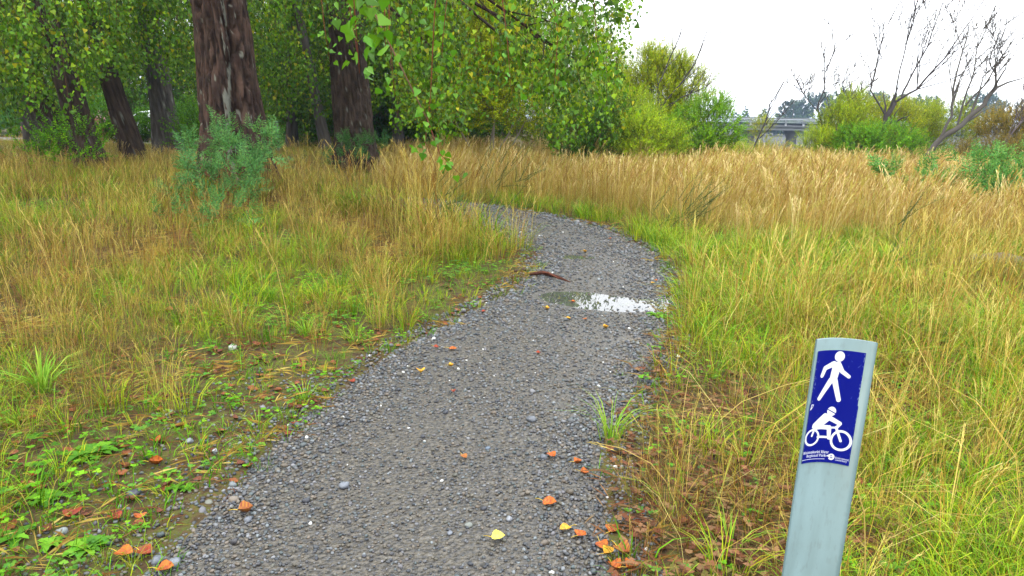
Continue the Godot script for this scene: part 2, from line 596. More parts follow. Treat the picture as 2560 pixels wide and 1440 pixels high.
func poplar(label: String, base: Vector3, lean: Vector3, r: float, tall: float, seg: int, tones: Array, blobs: Array, s0: float, s1: float, seam := -9.0, group := "poplar trunks under the trees", high := 260) -> Node3D:
	base.y = H(base.x, base.z) - 0.05
	var t := thing("poplar_tree", label, "tree", base, 0.0, group)
	var pts := []
	var rad := []
	for i in 7:
		var k := i / 6.0
		pts.append(Vector3(0, tall * k, 0) + lean * k + Vector3(sin(k * 5.0 + base.x) * 0.08, 0, cos(k * 4.0 + base.x) * 0.08) * k)
		rad.append(r * lerpf(1.0, 0.42, k))
	part("trunk", trunk_mesh(pts, rad, seg, seg, r * 0.16, int(absf(base.x * 31.0)) + 3, tones, seam, 0.42), M.bark, t)
	limbs_to(t, pts[3], blobs, r * 0.16, tones[0])
	crown(t, "poplar", blobs, s0, s1)
	if high:
		var c: Vector3 = base + pts[6]
		var up := [[c + Vector3(0, 0.5, 0), Vector3(4.6, 3.0, 4.6), high]]
		limbs_to(t, pts[5], up, r * 0.3, tones[0])
		crown(t, "poplar", up, 1.9, 2.8)
	return t

func shrub(called: String, label: String, category: String, base: Vector3, blobs: Array, key: String, s0: float, s1: float, lo: Color, hi: Color, stems: int, stem_r := 0.02, stem_c := Color(0.11, 0.08, 0.045), group := "", lean := Vector3.ZERO) -> Node3D:
	base.y = H(base.x, base.z) - 0.03
	var t := thing(called, label, category, base, 0.0, group)
	for i in stems:
		var b = blobs[i % blobs.size()]
		var to: Vector3 = b[0] + ball() * (b[1] as Vector3) * 0.85 - base
		if to.y < 0.25: to.y = 0.25
		var st := begin()
		var from := Vector3(rng.randf_range(-0.2, 0.2), 0, rng.randf_range(-0.2, 0.2))
		var pts := bend(from, to, 5, 0.06)
		tube(st, pts, [stem_r, stem_r * 0.85, stem_r * 0.7, stem_r * 0.5, stem_r * 0.3, stem_r * 0.12], 5, stem_c)
		for k in 3:
			var at: Vector3 = pts[2 + k % 3]
			tube(st, bend(at, at + (to - from).normalized() * 0.35 + ball() * 0.3, 3, 0.03), [stem_r * 0.35, stem_r * 0.25, stem_r * 0.15, stem_r * 0.08], 4, stem_c)
		part("stem", done(st), M.twig, t)
	var thicker := []
	for b in blobs: thicker.append([b[0], b[1], b[2] * (1.8 if key in ["willow", "green", "ochre"] else 1.0)])
	crown(t, key, thicker, s0 * (0.9 if key == "willow" else 1.0), s1 * (0.9 if key == "willow" else 1.0), false, lo, hi, "foliage", M.bush, lean)
	return t

func twiggy(st: SurfaceTool, pts: Array, r0: float, r1: float, col: Color, depth: int, tips: Array, wind: Vector3) -> void:   # a bare branch and the twigs that grow from it
	var fine_pts := []
	var rad := []
	for i in pts.size() - 1:
		for k in 3:
			fine_pts.append((pts[i] as Vector3).lerp(pts[i + 1], k / 3.0) + ball() * r0 * 0.55)
	fine_pts.append(pts[-1])
	for i in fine_pts.size(): rad.append(lerpf(r0, r1, float(i) / (fine_pts.size() - 1)))
	tube(st, fine_pts, rad, 6 if r0 > 0.03 else 4, col)
	tips.append(pts[-1])
	if depth <= 0: return
	var span: float = ((pts[-1] - pts[0]) as Vector3).length()
	for i in (9 if depth > 1 else 5):
		var j := rng.randi_range(fine_pts.size() / 3, fine_pts.size() - 1)
		var at: Vector3 = fine_pts[j]
		var dir: Vector3 = (pts[-1] - pts[0]).normalized()
		var to := at + (dir * 0.6 + wind * 0.6 + ball() * 0.95).normalized() * span * rng.randf_range(0.28, 0.6)
		var r: float = rad[j] * 0.6
		twiggy(st, [at, at.lerp(to, 0.5) + ball() * span * 0.03, to], maxf(r, 0.011), 0.007, col, depth - 1, tips, wind)

func bare_tree(label: String, base: Vector3, boughs: Array, col: Color, leafiness: int, group := "", depth := 2) -> Node3D:
	base.y = H(base.x, base.z) - 0.05
	var t := thing("bare_willow_tree", label, "tree", base, 0.0, group)
	var bag := Bag.new()
	var first := true
	for b in boughs:   # [points in the world..., [radius at the start, at the end]]
		var pts := []
		for i in b.size() - 1: pts.append(b[i] - base)
		var st := begin()
		var tips := []
		twiggy(st, pts, b[-1][0] * 0.66, maxf(b[-1][1], 0.014), col, depth if not first else 1, tips, Vector3(0.3, 0.9, 0))
		part("trunk" if first else "branch", done(st), M.twig, t)
		first = false
		for p in tips:
			for k in leafiness:
				if rng.randf() < 0.35: continue
				var up := (Vector3(0.4, 0.8, 0) + ball() * 0.8).normalized()
				var s := rng.randf_range(0.5, 0.9)
				bag.put(Transform3D(Basis(Quaternion(Vector3.UP, up)).scaled(Vector3(s, s, s)), p + ball() * 0.15), Color(1.0, 0.85, 1.0))
	if bag.n: scatter("foliage", sprays.sparse[0], M.bush, bag, t)
	return t

func _ready() -> void:
	rng.seed = 20
	bumps.seed = 2
	bumps.frequency = 0.35
	patch.seed = 5
	patch.frequency = 0.34
	patch.fractal_octaves = 3
	fine.seed = 9
	fine.frequency = 0.5
	# ---- camera, sky, light, exposure
	var cam := Camera3D.new()
	cam.name = "camera"
	add_child(cam)
	cam.position = Vector3(0, 1.6, 0)
	cam.rotation = Vector3(-atan(430.0 / 1750.0), 0, 0)
	cam.rotate_object_local(Vector3.BACK, deg_to_rad(1.3))
	cam.fov = rad_to_deg(2.0 * atan(720.0 / 1750.0))
	cam.near = 0.05
	cam.far = 4000.0
	var env := Environment.new()
	env.background_mode = Environment.BG_SKY
	var sky_m := ProceduralSkyMaterial.new()
	sky_m.sky_top_color = Color(0.94, 0.965, 1.0)
	sky_m.sky_horizon_color = Color(0.64, 0.645, 0.65)
	sky_m.sky_curve = 0.6
	sky_m.ground_bottom_color = Color(0.3, 0.3, 0.28)
	sky_m.ground_horizon_color = Color(0.5, 0.5, 0.48)
	sky_m.sky_energy_multiplier = 1.75
	sky_m.sun_angle_max = 1.0
	env.sky = Sky.new()
	env.sky.sky_material = sky_m
	env.tonemap_mode = Environment.TONE_MAPPER_LINEAR
	env.tonemap_exposure = 1.75
	env.fog_enabled = true
	env.fog_density = 0.0004
	env.fog_light_color = Color(0.72, 0.82, 0.95)
	env.sdfgi_enabled = true
	env.ssao_enabled = true
	env.ssil_enabled = true
	var we := WorldEnvironment.new()
	we.name = "environment"
	we.environment = env
	add_child(we)
	var sun := DirectionalLight3D.new()
	sun.name = "sun"
	sun.light_energy = 0.4
	sun.light_color = Color(1.0, 0.97, 0.9)
	sun.light_angular_distance = 20.0
	sun.shadow_enabled = true
	sun.rotation_degrees = Vector3(-58, -35, 0)
	add_child(sun)

	make_materials()
	build_land()
	build_sprays()
	build_trees()
	build_scrub()
	build_far()
	build_grass()
	build_gravel()
	build_post()
	build_small()

# ---------------------------------------------------------------- land
func build_land() -> void:
	var xs := []
	var zs := []
	var x := -900.0
	while x <= 900.0:
		xs.append(x)
		var a := absf(x + 0.01)
		x += 0.25 if (x > -7.0 and x < 8.0) else (0.7 if a < 24 else (3.0 if a < 70 else 60.0))
	var z := 900.0
	while z >= -1500.0:
		zs.append(z)
		z -= 60.0 if z > 30.0 or z < -160.0 else (5.0 if z > 3.5 or z < -70.0 else (0.25 if z > -15.0 else 0.8))
	var st := begin()
	for j in zs.size():
		for i in xs.size():
			var d: float = trail(xs[i], zs[j]).x if absf(xs[i]) < 12.0 and zs[j] > -30.0 and zs[j] < 4.0 else 9.0
			st.add_vertex(Vector3(xs[i], H(xs[i], zs[j]) - 0.03 * (1.0 - smoothstep(-0.3, 0.0, d)), zs[j]))
	var w := xs.size()
	for j in zs.size() - 1:
		for i in w - 1:
			var a := j * w + i
			for k in [a, a + w, a + 1, a + 1, a + w, a + w + 1]: st.add_index(k)
	top("ground", done(st), M.ground, "rough meadow soil and thatch under the grass", "ground", "", "structure")

	var ps := begin()
	var rows := []
	var steps := 0
	for i in track.size() - 1:
		var a = track[i]
		var b = track[i + 1]
		var len_ := Vector2(b[0] - a[0], b[1] - a[1]).length()
		var n := maxi(2, int(len_ / (0.05 if i < 11 else 0.25)))
		for k in n:
			var t := float(k) / n
			var pa = track[maxi(i - 1, 0)]
			var pb = track[mini(i + 2, track.size() - 1)]
			var p := Vector2(a[0], a[1]).cubic_interpolate(Vector2(b[0], b[1]), Vector2(pa[0], pa[1]), Vector2(pb[0], pb[1]), t)
			rows.append([p, lerpf(a[2], b[2], t) + 0.14])
	var cols := 44
	for i in rows.size():
		var p: Vector2 = rows[i][0]
		var f: Vector2 = ((rows[mini(i + 1, rows.size() - 1)][0] as Vector2) - (rows[maxi(i - 1, 0)][0] as Vector2)).normalized()
		var s := Vector2(-f.y, f.x)
		for k in cols + 1:
			var q: Vector2 = p + s * (rows[i][1] * (k * 2.0 / cols - 1.0))
			ps.add_vertex(Vector3(q.x, path_y(q.x, q.y, trail(q.x, q.y).x), q.y))
		steps += 1
	for i in rows.size() - 1:
		for k in cols:
			var a := i * (cols + 1) + k
			var b := a + cols + 1
			for q in [a, a + 1, b, a + 1, b + 1, b]: ps.add_index(q)
	top("path", done(ps), M.path, "damp grey gravel path bending away behind the grassy bank", "path", "", "structure")

	for pd in [[Vector2(0.74, -6.08), 0.95, 0.0125, "long puddle reflecting the white sky across the gravel path"], [Vector2(0.75, -8.05), 0.22, 0.006, "small shallow puddle at the left side of the path's bend"]]:
		var c: Vector2 = pd[0]
		var pm := begin()
		var y: float = H(c.x, c.y) + 0.014 - pd[2]
		for k in 28:
			var a0 := TAU * k / 28
			var a1 := TAU * (k + 1) / 28
			tri(pm, Vector3(c.x, y, c.y), Vector3(c.x + cos(a0) * pd[1], y, c.y + sin(a0) * pd[1] * 0.62), Vector3(c.x + cos(a1) * pd[1], y, c.y + sin(a1) * pd[1] * 0.62))
		top("puddle", done(pm), M.water, pd[3], "puddle", "", "structure")

	var rv := begin()
	quad(rv, Vector3(14, -1.89, -52), Vector3(14, -1.89, -300), Vector3(400, -1.89, -300), Vector3(400, -1.89, -52))
	var shingle := mat("shingle", Color(0.07, 0.068, 0.062), 0.9, false, 0.2)
	shingle.albedo_texture = noise_tex(14, 0.05, [Color(0.6, 0.6, 0.6), Color.WHITE], [0.2, 0.8], 256)
	shingle.uv1_triplanar = true
	shingle.uv1_scale = Vector3(0.2, 0.2, 0.2)
	top("riverbed", done(rv), shingle, "pale grey shingle riverbed beyond the willow scrub", "riverbed", "", "structure")
	var rd := begin()
	for i in 24:
		var x0 := -70.0 + i * 2.4
		quad(rd, Vector3(x0, H(x0, -31.6) + 0.012, -31.6), Vector3(x0, H(x0, -35.4) + 0.012, -35.4), Vector3(x0 + 2.4, H(x0 + 2.4, -35.4) + 0.012, -35.4), Vector3(x0 + 2.4, H(x0 + 2.4, -31.6) + 0.012, -31.6))
	top("road", done(rd), mat("worn asphalt", Color(0.14, 0.145, 0.15), 0.8, false), "pale grey access road seen between the leaning trunks", "road", "", "structure")

func build_sprays() -> void:
	sprays.poplar = []
	for i in 5:
		var pal: Array = POPLAR.duplicate()
		if i == 1: pal.append(Color(0.32, 0.30, 0.015))
		if i == 2: pal.append(Color(0.15, 0.28, 0.015))
		sprays.poplar.append(poplar_spray(pal))
	var lime := [Color(0.27, 0.39, 0.008), Color(0.36, 0.43, 0.008), Color(0.20, 0.33, 0.008), Color(0.42, 0.43, 0.012)]
	sprays.willow = []
	for i in 3: sprays.willow.append(twig_spray(lime, 26, 0.5, 0.06, 0.014))
	var mid := [Color(0.12, 0.27, 0.008), Color(0.18, 0.34, 0.01), Color(0.08, 0.2, 0.008)]
	sprays.green = []
	for i in 3: sprays.green.append(twig_spray(mid, 24, 0.42, 0.05, 0.026))
	var dark := [Color(0.035, 0.10, 0.008), Color(0.055, 0.135, 0.010), Color(0.03, 0.08, 0.008)]
	sprays.dark = []
	for i in 3: sprays.dark.append(twig_spray(dark, 26, 0.4, 0.05, 0.022))
	var blue := [Color(0.075, 0.2, 0.06), Color(0.105, 0.26, 0.085), Color(0.05, 0.14, 0.04), Color(0.13, 0.28, 0.07)]
	sprays.feather = []
	for i in 3: sprays.feather.append(feather_spray(blue))
	sprays.gorse = []
	for i in 2: sprays.gorse.append(twig_spray([Color(0.05, 0.10, 0.025), Color(0.07, 0.13, 0.03), Color(0.04, 0.08, 0.02)], 40, 0.42, 0.03, 0.006, 0.9, Color(0.06, 0.08, 0.025)))
	sprays.sparse = [twig_spray([Color(0.16, 0.16, 0.05), Color(0.12, 0.13, 0.05), Color(0.2, 0.17, 0.06)], 14, 0.55, 0.05, 0.012)]
	sprays.ochre = []
	for i in 2: sprays.ochre.append(twig_spray([Color(0.22, 0.17, 0.02), Color(0.28, 0.2, 0.02), Color(0.17, 0.17, 0.02)], 24, 0.5, 0.06, 0.016))
	sprays.haze = [twig_spray([Color(0.03, 0.055, 0.03), Color(0.04, 0.07, 0.035)], 30, 2.2, 0.9, 0.45, 0.9)]

# ---------------------------------------------------------------- trees
func build_trees() -> void:
	var red := [Color(0.028, 0.019, 0.015), Color(0.075, 0.047, 0.035), Color(0.15, 0.15, 0.125)]
	var brown := [Color(0.028, 0.02, 0.015), Color(0.065, 0.046, 0.034), Color(0.14, 0.14, 0.115)]
	var grey := [Color(0.06, 0.05, 0.042), Color(0.10, 0.088, 0.078), Color(0.19, 0.19, 0.165)]
	var V := func(a: float, b: float, c: float) -> Vector3: return Vector3(a, b, c)
	var big := poplar("massive red-brown poplar trunk with a pale seam rising behind the feathery shrub", V.call(-5.25, 0, -13.4), V.call(-0.35, 0, 0), 0.60, 9.0, 240, red, [
		[V.call(-1.35, 3.7, -11.2), V.call(0.75, 1.3, 1.2), 100], [V.call(0.6, 3.7, -11.0), V.call(0.95, 1.4, 1.2), 105], [V.call(-1.1, 2.4, -10.8), V.call(0.9, 0.6, 0.9), 36], [V.call(0.5, 2.6, -10.6), V.call(0.9, 0.7, 0.9), 42], [V.call(1.0, 2.5, -12.0), V.call(0.75, 0.65, 0.7), 42],
		[V.call(0.9, 4.0, -9.0), V.call(0.5, 0.9, 0.6), 36], [V.call(-4.4, 4.6, -11.5), V.call(1.2, 0.7, 1.0), 40], [V.call(-4.6, 9.5, -9.0), V.call(4.5, 2.0, 4.0), 110]], 0.85, 1.15, 1.05)
	hanging_branches(big)
	poplar("stout dark poplar trunk standing in golden grass past the path's bend", V.call(-4.1, 0, -18.4), V.call(-0.4, 0, 0), 0.53, 9.0, 110, brown, [
		[V.call(-2.0, 4.0, -16.0), V.call(0.8, 1.5, 1.2), 100], [V.call(1.2, 3.9, -15.5), V.call(1.3, 1.7, 1.4), 95], [V.call(1.4, 2.2, -15.0), V.call(1.0, 0.8, 1.0), 40], [V.call(-1.9, 2.1, -16.6), V.call(1.0, 0.7, 0.8), 60], [V.call(-4.6, 4.5, -16.6), V.call(0.9, 0.6, 1.0), 45], [V.call(-3.2, 3.9, -17.2), V.call(0.6, 0.7, 0.5), 26]], 0.9, 1.3)
	poplar("dark trunk leaning left, its foot behind the leafy sapling in the grass", V.call(-9.5, 0, -15.9), V.call(-1.3, 0, 0), 0.30, 7.5, 60, brown, [
		[V.call(-8.3, 3.2, -12.5), V.call(1.7, 1.3, 1.2), 150], [V.call(-9.9, 2.8, -13.2), V.call(1.3, 1.4, 1.1), 150]], 0.85, 1.15)
	poplar("slim dark trunk leaning left beside the white vehicle's roof", V.call(-9.63, 0, -18.0), V.call(-1.55, 0, 0), 0.27, 7.5, 60, brown, [
		[V.call(-8.1, 3.6, -16.0), V.call(1.5, 1.0, 1.2), 160], [V.call(-11.0, 3.3, -17.0), V.call(1.9, 1.3, 1.2), 170]], 0.9, 1.2)
	poplar("grey fissured trunk standing upright between slim leaning trunk and massive trunk", V.call(-10.06, 0, -20.7), V.call(-0.5, 0, 0), 0.36, 8.5, 60, grey, [
		[V.call(-7.6, 4.0, -19.0), V.call(2.0, 1.6, 1.2), 210], [V.call(-10.5, 4.4, -19.0), V.call(2.0, 1.3, 1.2), 160]], 0.9, 1.3)
	poplar("crooked trunk leaning out past the edge of the wood, beside the access road", V.call(-14.2, 0, -21.5), V.call(-0.4, 0, 1.2), 0.42, 8.0, 60, grey, [
		[V.call(-13.2, 3.4, -18.6), V.call(2.2, 1.5, 1.4), 240], [V.call(-10.6, 2.6, -14.2), V.call(0.9, 1.2, 1.0), 70], [V.call(-15.0, 3.0, -19.5), V.call(1.5, 1.8, 1.2), 120]], 0.9, 1.25)
	poplar("broken dark trunk tilted over the road behind the hanging leaves", V.call(-12.0, 0, -19.0), V.call(-2.4, 0, 0), 0.34, 7.0, 60, brown, [
		[V.call(-11.6, 4.1, -15.0), V.call(1.9, 1.1, 1.4), 150]], 0.9, 1.2)
	var far := [
		["thin grey trunk bowed left in the shade between the two stout trunks", -6.6, -25.0, -1.6, 0.2], ["straight thin trunk in deep shade just behind the massive trunk", -8.6, -27.5, 0.3, 0.22], ["thin dark trunk half lost in leaves behind the stout dark trunk", -4.4, -27.0, -0.4, 0.22],
		["pale thin trunk at the back of the wood above the dry grass", -2.4, -29.0, 0.5, 0.2], ["dark trunk behind the red car among low leaves", -18.5, -30.0, -0.4, 0.3], ["grey trunk behind the white vehicle under dense leaves", -15.5, -38.5, 0.2, 0.34], ["far trunk beyond the access road at the wood's left end", -26.0, -38.0, 0.4, 0.35], ["far trunk standing among the dense back row of trees", -9.0, -36.0, -0.3, 0.34]]
	for f in far:
		var x: float = f[1]
		var z: float = f[2]
		poplar(f[0], V.call(x, 0, z), V.call(f[3], 0, 0), f[4], 9.0, 36, grey, [[V.call(x, 4.6, z), V.call(2.9, 3.0, 1.8), 420], [V.call(x + 1.0, 7.2, z - 1.0), V.call(3.0, 2.5, 2.0), 180]], 1.2, 1.8, -9.0, "poplars at the back of the wood", 60)
	for f in [["dark leafy thicket under the trees behind the stout dark trunk", -3.6, -31.5], ["dark leafy thicket under the trees behind the massive trunk", -8.4, -33.0], ["dark leafy thicket behind the white vehicle", -13.4, -40.0], ["dark leafy thicket across the road at the wood's left end", -27.0, -42.0], ["dark leafy thicket closing the wood between the vehicles and the road's bend", -20.0, -41.0], ["dark leafy thicket behind the white vehicle, filling between its neighbours", -16.8, -44.0], ["dark leafy thicket across the road right of the reed clump", -23.5, -44.0], ["dark leafy thicket where the wood meets the dry grass", -5.4, -30.0]]:
		var x: float = f[1]
		var z: float = f[2]
		shrub("thicket", f[0], "shrub", V.call(x, 0, z), [[V.call(x, 2.2, z), V.call(3.9, 3.0, 1.6), 1300], [V.call(x, 0.9, z + 0.6), V.call(3.9, 1.1, 1.2), 500], [V.call(x + 1.0, 5.6, z - 1.0), V.call(3.4, 3.0, 1.6), 700]], "dark", 2.2, 3.2, Color(1.2, 1.2, 0.8), Color(2.2, 2.0, 1.2), 5, 0.05, Color(0.05, 0.04, 0.03), "thickets closing the back of the wood")
	# yellow-green trees seen through the leaves
	shrub("willow_tree", "broad lime willow behind the poplar leaves at the golden grass's back", "tree", V.call(1.6, 0, -26), [[V.call(1.6, 2.6, -26), V.call(2.2, 2.4, 1.2), 1300], [V.call(0.2, 4.2, -26.5), V.call(1.6, 1.8, 1.0), 600], [V.call(3.2, 1.6, -25.6), V.call(1.2, 1.3, 0.9), 400]], "willow", 1.3, 2.0, Color(0.6, 0.7, 0.8), Color(1.0, 1.05, 1.0), 8, 0.05, Color(0.12, 0.1, 0.08))
	shrub("willow_tree", "olive willow closing the gap between the stout trunk and the lime willow", "tree", V.call(-2.6, 0, -28), [[V.call(-2.4, 2.4, -28), V.call(1.9, 2.5, 1.0), 800], [V.call(-1.6, 5.2, -28.5), V.call(2.0, 1.8, 1.0), 600]], "green", 1.5, 2.3, Color(0.6, 0.7, 0.8), Color(1.0, 1.05, 1.0), 8, 0.05, Color(0.12, 0.1, 0.08))
	shrub("willow_tree", "yellow-green willow glowing behind the poplar leaves, with a thin pale stem", "tree", V.call(-0.8, 0, -21.5), [[V.call(-0.75, 3.7, -21.0), V.call(0.7, 2.4, 0.8), 1100], [V.call(0.6, 2.3, -21.8), V.call(1.7, 1.3, 0.9), 420], [V.call(-2.2, 1.9, -22.6), V.call(1.3, 1.0, 0.9), 200]], "willow", 1.2, 1.8, Color(0.85, 0.85, 0.8), Color(1.25, 1.15, 1.0), 5, 0.035, Color(0.24, 0.2, 0.15))

func hanging_branches(parent: Node3D) -> void:   # the near sprays whose leaves can be told apart
	var base := parent.position
	var tones := [Color(0.07, 0.19, 0.010), Color(0.10, 0.23, 0.012), Color(0.055, 0.15, 0.010), Color(0.04, 0.12, 0.012), Color(0.13, 0.25, 0.015)]
	var shapes := []
	for c in 8:
		var st := begin()
		st.set_color(Color(0.34, 0.36, 0.03) if c == 7 else pick(tones))
		leaf(st, Vector3.ZERO, Vector3(0, -1, 0), Vector3(0, 0, 1), 0.066 if c else 0.075, 0.066, rng.randf_range(0.05, 0.3))
		shapes.append(done(st))
	var lines := [   # [points, leaves, spread]
		[[Vector3(-1.16, 2.75, -4.85), Vector3(-1.06, 2.35, -4.8), Vector3(-1.03, 1.85, -4.78)], 34, 0.14], [[Vector3(-0.95, 2.8, -5.0), Vector3(-0.88, 2.3, -4.9), Vector3(-0.87, 2.0, -4.85)], 20, 0.10],
		[[Vector3(-0.70, 2.9, -6.5), Vector3(-0.74, 2.3, -6.5), Vector3(-0.77, 1.75, -6.5), Vector3(-0.82, 1.36, -6.5), Vector3(-0.72, 1.12, -6.48)], 46, 0.15], [[Vector3(-0.80, 1.55, -6.5), Vector3(-0.68, 1.25, -6.45), Vector3(-0.50, 1.08, -6.4)], 14, 0.09],
		[[Vector3(-1.12, 2.8, -6.5), Vector3(-1.13, 2.3, -6.5), Vector3(-1.09, 1.75, -6.5)], 16, 0.14], [[Vector3(-0.55, 2.9, -6.4), Vector3(-0.62, 2.5, -6.4), Vector3(-0.66, 2.1, -6.4)], 22, 0.15],
		[[Vector3(-0.2, 3.0, -7.5), Vector3(-0.1, 2.3, -7.4), Vector3(-0.05, 1.8, -7.4)], 26, 0.17], [[Vector3(-1.7, 3.0, -7.2), Vector3(-1.6, 2.4, -7.2), Vector3(-1.55, 2.05, -7.2)], 24, 0.16], [[Vector3(0.35, 3.1, -8.4), Vector3(0.45, 2.5, -8.3), Vector3(0.42, 1.75, -8.3)], 28, 0.18],
		[[Vector3(0.9, 3.4, -9.4), Vector3(1.0, 2.6, -9.4), Vector3(0.95, 2.2, -9.3)], 26, 0.2], [[Vector3(-2.4, 3.3, -9.0), Vector3(-2.35, 2.6, -9.0), Vector3(-2.3, 2.2, -9.0)], 22, 0.2]]
	for l in lines:
		var st := begin()
		var pts := []
		for p in l[0]: pts.append(p - base)
		var rad := []
		for i in pts.size(): rad.append(lerpf(0.006, 0.0022, float(i) / (pts.size() - 1)))
		tube(st, pts, rad, 5, Color(0.13, 0.04, 0.022))
		var first: Vector3 = pts[0]
		tube(st, bend(Vector3(0.1, 4.9, 0.2).lerp(first, 0.25) + Vector3(0, 1.2, 0), first, 6, 0.05, 0.5), [0.03, 0.025, 0.02, 0.016, 0.012, 0.009, 0.006], 6, Color(0.09, 0.05, 0.03))
		var br := part("hanging_branch", done(st), M.twig, parent)
		var n: int = l[1]
		for i in n:
			var t := (i + 0.5) / n * (pts.size() - 1)
			var j := mini(int(t), pts.size() - 2)
			var at: Vector3 = (pts[j] as Vector3).lerp(pts[j + 1], t - j)
			var o := part("leaf", shapes[rng.randi() % 7 if rng.randf() < 0.96 else 7], M.leaf, br)
			var a := rng.randf() * TAU
			o.position = at + Vector3(cos(a), rng.randf_range(-0.5, 0.4), sin(a)) * l[2] * sqrt(rng.randf())
			o.rotation = Vector3(rng.randf_range(-0.9, 0.7), rng.randf_range(-PI, PI), rng.randf_range(-0.9, 0.9))
			var s := rng.randf_range(0.7, 1.2) * (1.3 if pts[0].z + base.z > -5.5 else 1.0)
			o.scale = Vector3(s, s, s)

# ---------------------------------------------------------------- scrub
func build_scrub() -> void:
	var V := func(a: float, b: float, c: float) -> Vector3: return Vector3(a, b, c)
	var one := Color(1, 1, 1)
	shrub("feathery_shrub", "blue-green feathery shrub growing at the massive trunk's foot", "shrub", V.call(-4.55, 0, -11.4), [[V.call(-4.6, 0.75, -11.4), V.call(0.5, 0.4, 0.4), 34], [V.call(-4.1, 1.0, -11.3), V.call(0.3, 0.35, 0.3), 30], [V.call(-4.75, 1.25, -11.6), V.call(0.15, 0.3, 0.2), 16], [V.call(-4.95, 0.45, -10.9), V.call(0.5, 0.35, 0.4), 40], [V.call(-4.35, 0.5, -10.8), V.call(0.5, 0.35, 0.3), 40], [V.call(-5.3, 0.9, -11.4), V.call(0.15, 0.25, 0.2), 10]], "feather", 0.75, 1.25, Color(0.75, 0.8, 0.8), Color(1.3, 1.25, 1.1), 7, 0.014, Color(0.13, 0.05, 0.03), "feathery shrubs")
	shrub("feathery_shrub", "low blue-green feathery patch in the grass left of the path", "shrub", V.call(-3.9, 0, -8.9), [[V.call(-3.9, 0.3, -8.9), V.call(0.7, 0.2, 0.4), 36]], "feather", 0.6, 0.9, Color(0.75, 0.8, 0.7), Color(1.1, 1.1, 0.9), 4, 0.008, Color(0.13, 0.06, 0.03), "feathery shrubs")
	shrub("feathery_shrub", "small grey-green feathery shrub wrapped round the stout dark trunk's foot", "shrub", V.call(-3.75, 0, -17.2), [[V.call(-3.9, 0.75, -17.3), V.call(0.4, 0.35, 0.3), 22], [V.call(-4.3, 0.6, -17.4), V.call(0.3, 0.3, 0.3), 12], [V.call(-3.4, 0.85, -17.1), V.call(0.35, 0.2, 0.25), 14]], "feather", 0.8, 1.2, Color(0.5, 0.6, 0.5), Color(0.8, 0.85, 0.7), 5, 0.01, Color(0.1, 0.06, 0.03), "feathery shrubs")
	shrub("feathery_shrub", "broad soft green feathery clump in the golden field by the right border", "shrub", V.call(8.1, 0, -11.4), [[V.call(7.7, 0.72, -11.6), V.call(0.9, 0.4, 0.5), 120], [V.call(8.9, 0.95, -11.3), V.call(1.1, 0.5, 0.6), 190], [V.call(6.7, 0.75, -12.0), V.call(0.7, 0.3, 0.4), 36]], "feather", 0.9, 1.3, Color(0.9, 1.0, 0.75), Color(1.5, 1.4, 1.1), 6, 0.01, Color(0.1, 0.07, 0.03), "feathery shrubs")
	# leafy saplings at the leaning trunks
	shrub("leafy_sapling", "small leafy poplar sapling in front of the leaning trunk's foot", "shrub", V.call(-8.9, 0, -14.3), [[V.call(-8.9, 0.75, -14.3), V.call(0.6, 0.35, 0.4), 50], [V.call(-9.7, 0.55, -14.2), V.call(0.4, 0.2, 0.3), 16]], "green", 0.9, 1.4, Color(0.7, 0.9, 0.9), Color(1.1, 1.2, 1.0), 4, 0.01)
	shrub("leafy_sapling", "leafy sapling hiding the red car's side between the leaning trunks", "shrub", V.call(-14.5, 0, -24.5), [[V.call(-14.6, 0.95, -24.5), V.call(1.4, 0.6, 0.6), 150], [V.call(-13.4, 0.5, -24.2), V.call(0.7, 0.35, 0.4), 60]], "green", 1.3, 1.9, Color(0.5, 0.7, 0.7), Color(0.9, 1.0, 0.8), 5, 0.012)
	shrub("leafy_sapling", "leafy sapling under the white vehicle's roof line", "shrub", V.call(-12.3, 0, -25.0), [[V.call(-12.2, 0.75, -25.0), V.call(1.3, 0.42, 0.6), 260], [V.call(-11.2, 1.0, -25.0), V.call(0.7, 0.5, 0.5), 120]], "green", 1.3, 1.9, Color(0.5, 0.7, 0.7), Color(0.9, 1.0, 0.8), 5, 0.012)
	shrub("leafy_sapling", "leafy growth at the grey fissured trunk's foot", "shrub", V.call(-8.6, 0, -19.5), [[V.call(-8.3, 0.9, -19.5), V.call(0.9, 0.45, 0.5), 90]], "green", 1.1, 1.6, Color(0.5, 0.7, 0.6), Color(0.9, 1.0, 0.8), 5, 0.012)
	# willow scrub to the right
	shrub("willow_tree", "big lime-green willow right of the poplar leaves, twigs above its crown", "tree", V.call(4.6, 0, -24), [[V.call(4.3, 2.0, -24), V.call(1.15, 1.2, 1.0), 700], [V.call(5.0, 2.6, -24), V.call(0.8, 0.95, 0.8), 480], [V.call(5.65, 2.3, -23.8), V.call(0.55, 0.9, 0.6), 260], [V.call(4.2, 3.2, -24.2), V.call(0.5, 0.5, 0.5), 130], [V.call(3.6, 2.6, -24.4), V.call(0.6, 0.7, 0.6), 200], [V.call(4.6, 1.0, -23.4), V.call(1.5, 0.7, 0.8), 350]], "willow", 0.9, 1.7, Color(0.75, 0.78, 0.9), Color(1.15, 1.05, 1.0), 8, 0.035, Color(0.1, 0.075, 0.05))
	shrub("dark_shrub", "dense dark green shrub at the golden grass's back, below the poplar leaves", "shrub", V.call(1.9, 0, -19), [[V.call(1.85, 1.05, -19), V.call(0.85, 0.75, 0.7), 520], [V.call(2.5, 1.3, -19.4), V.call(0.6, 0.7, 0.5), 220]], "dark", 1.0, 1.4, Color(1.0, 1.1, 1.0), Color(1.6, 1.5, 1.2), 5, 0.02)
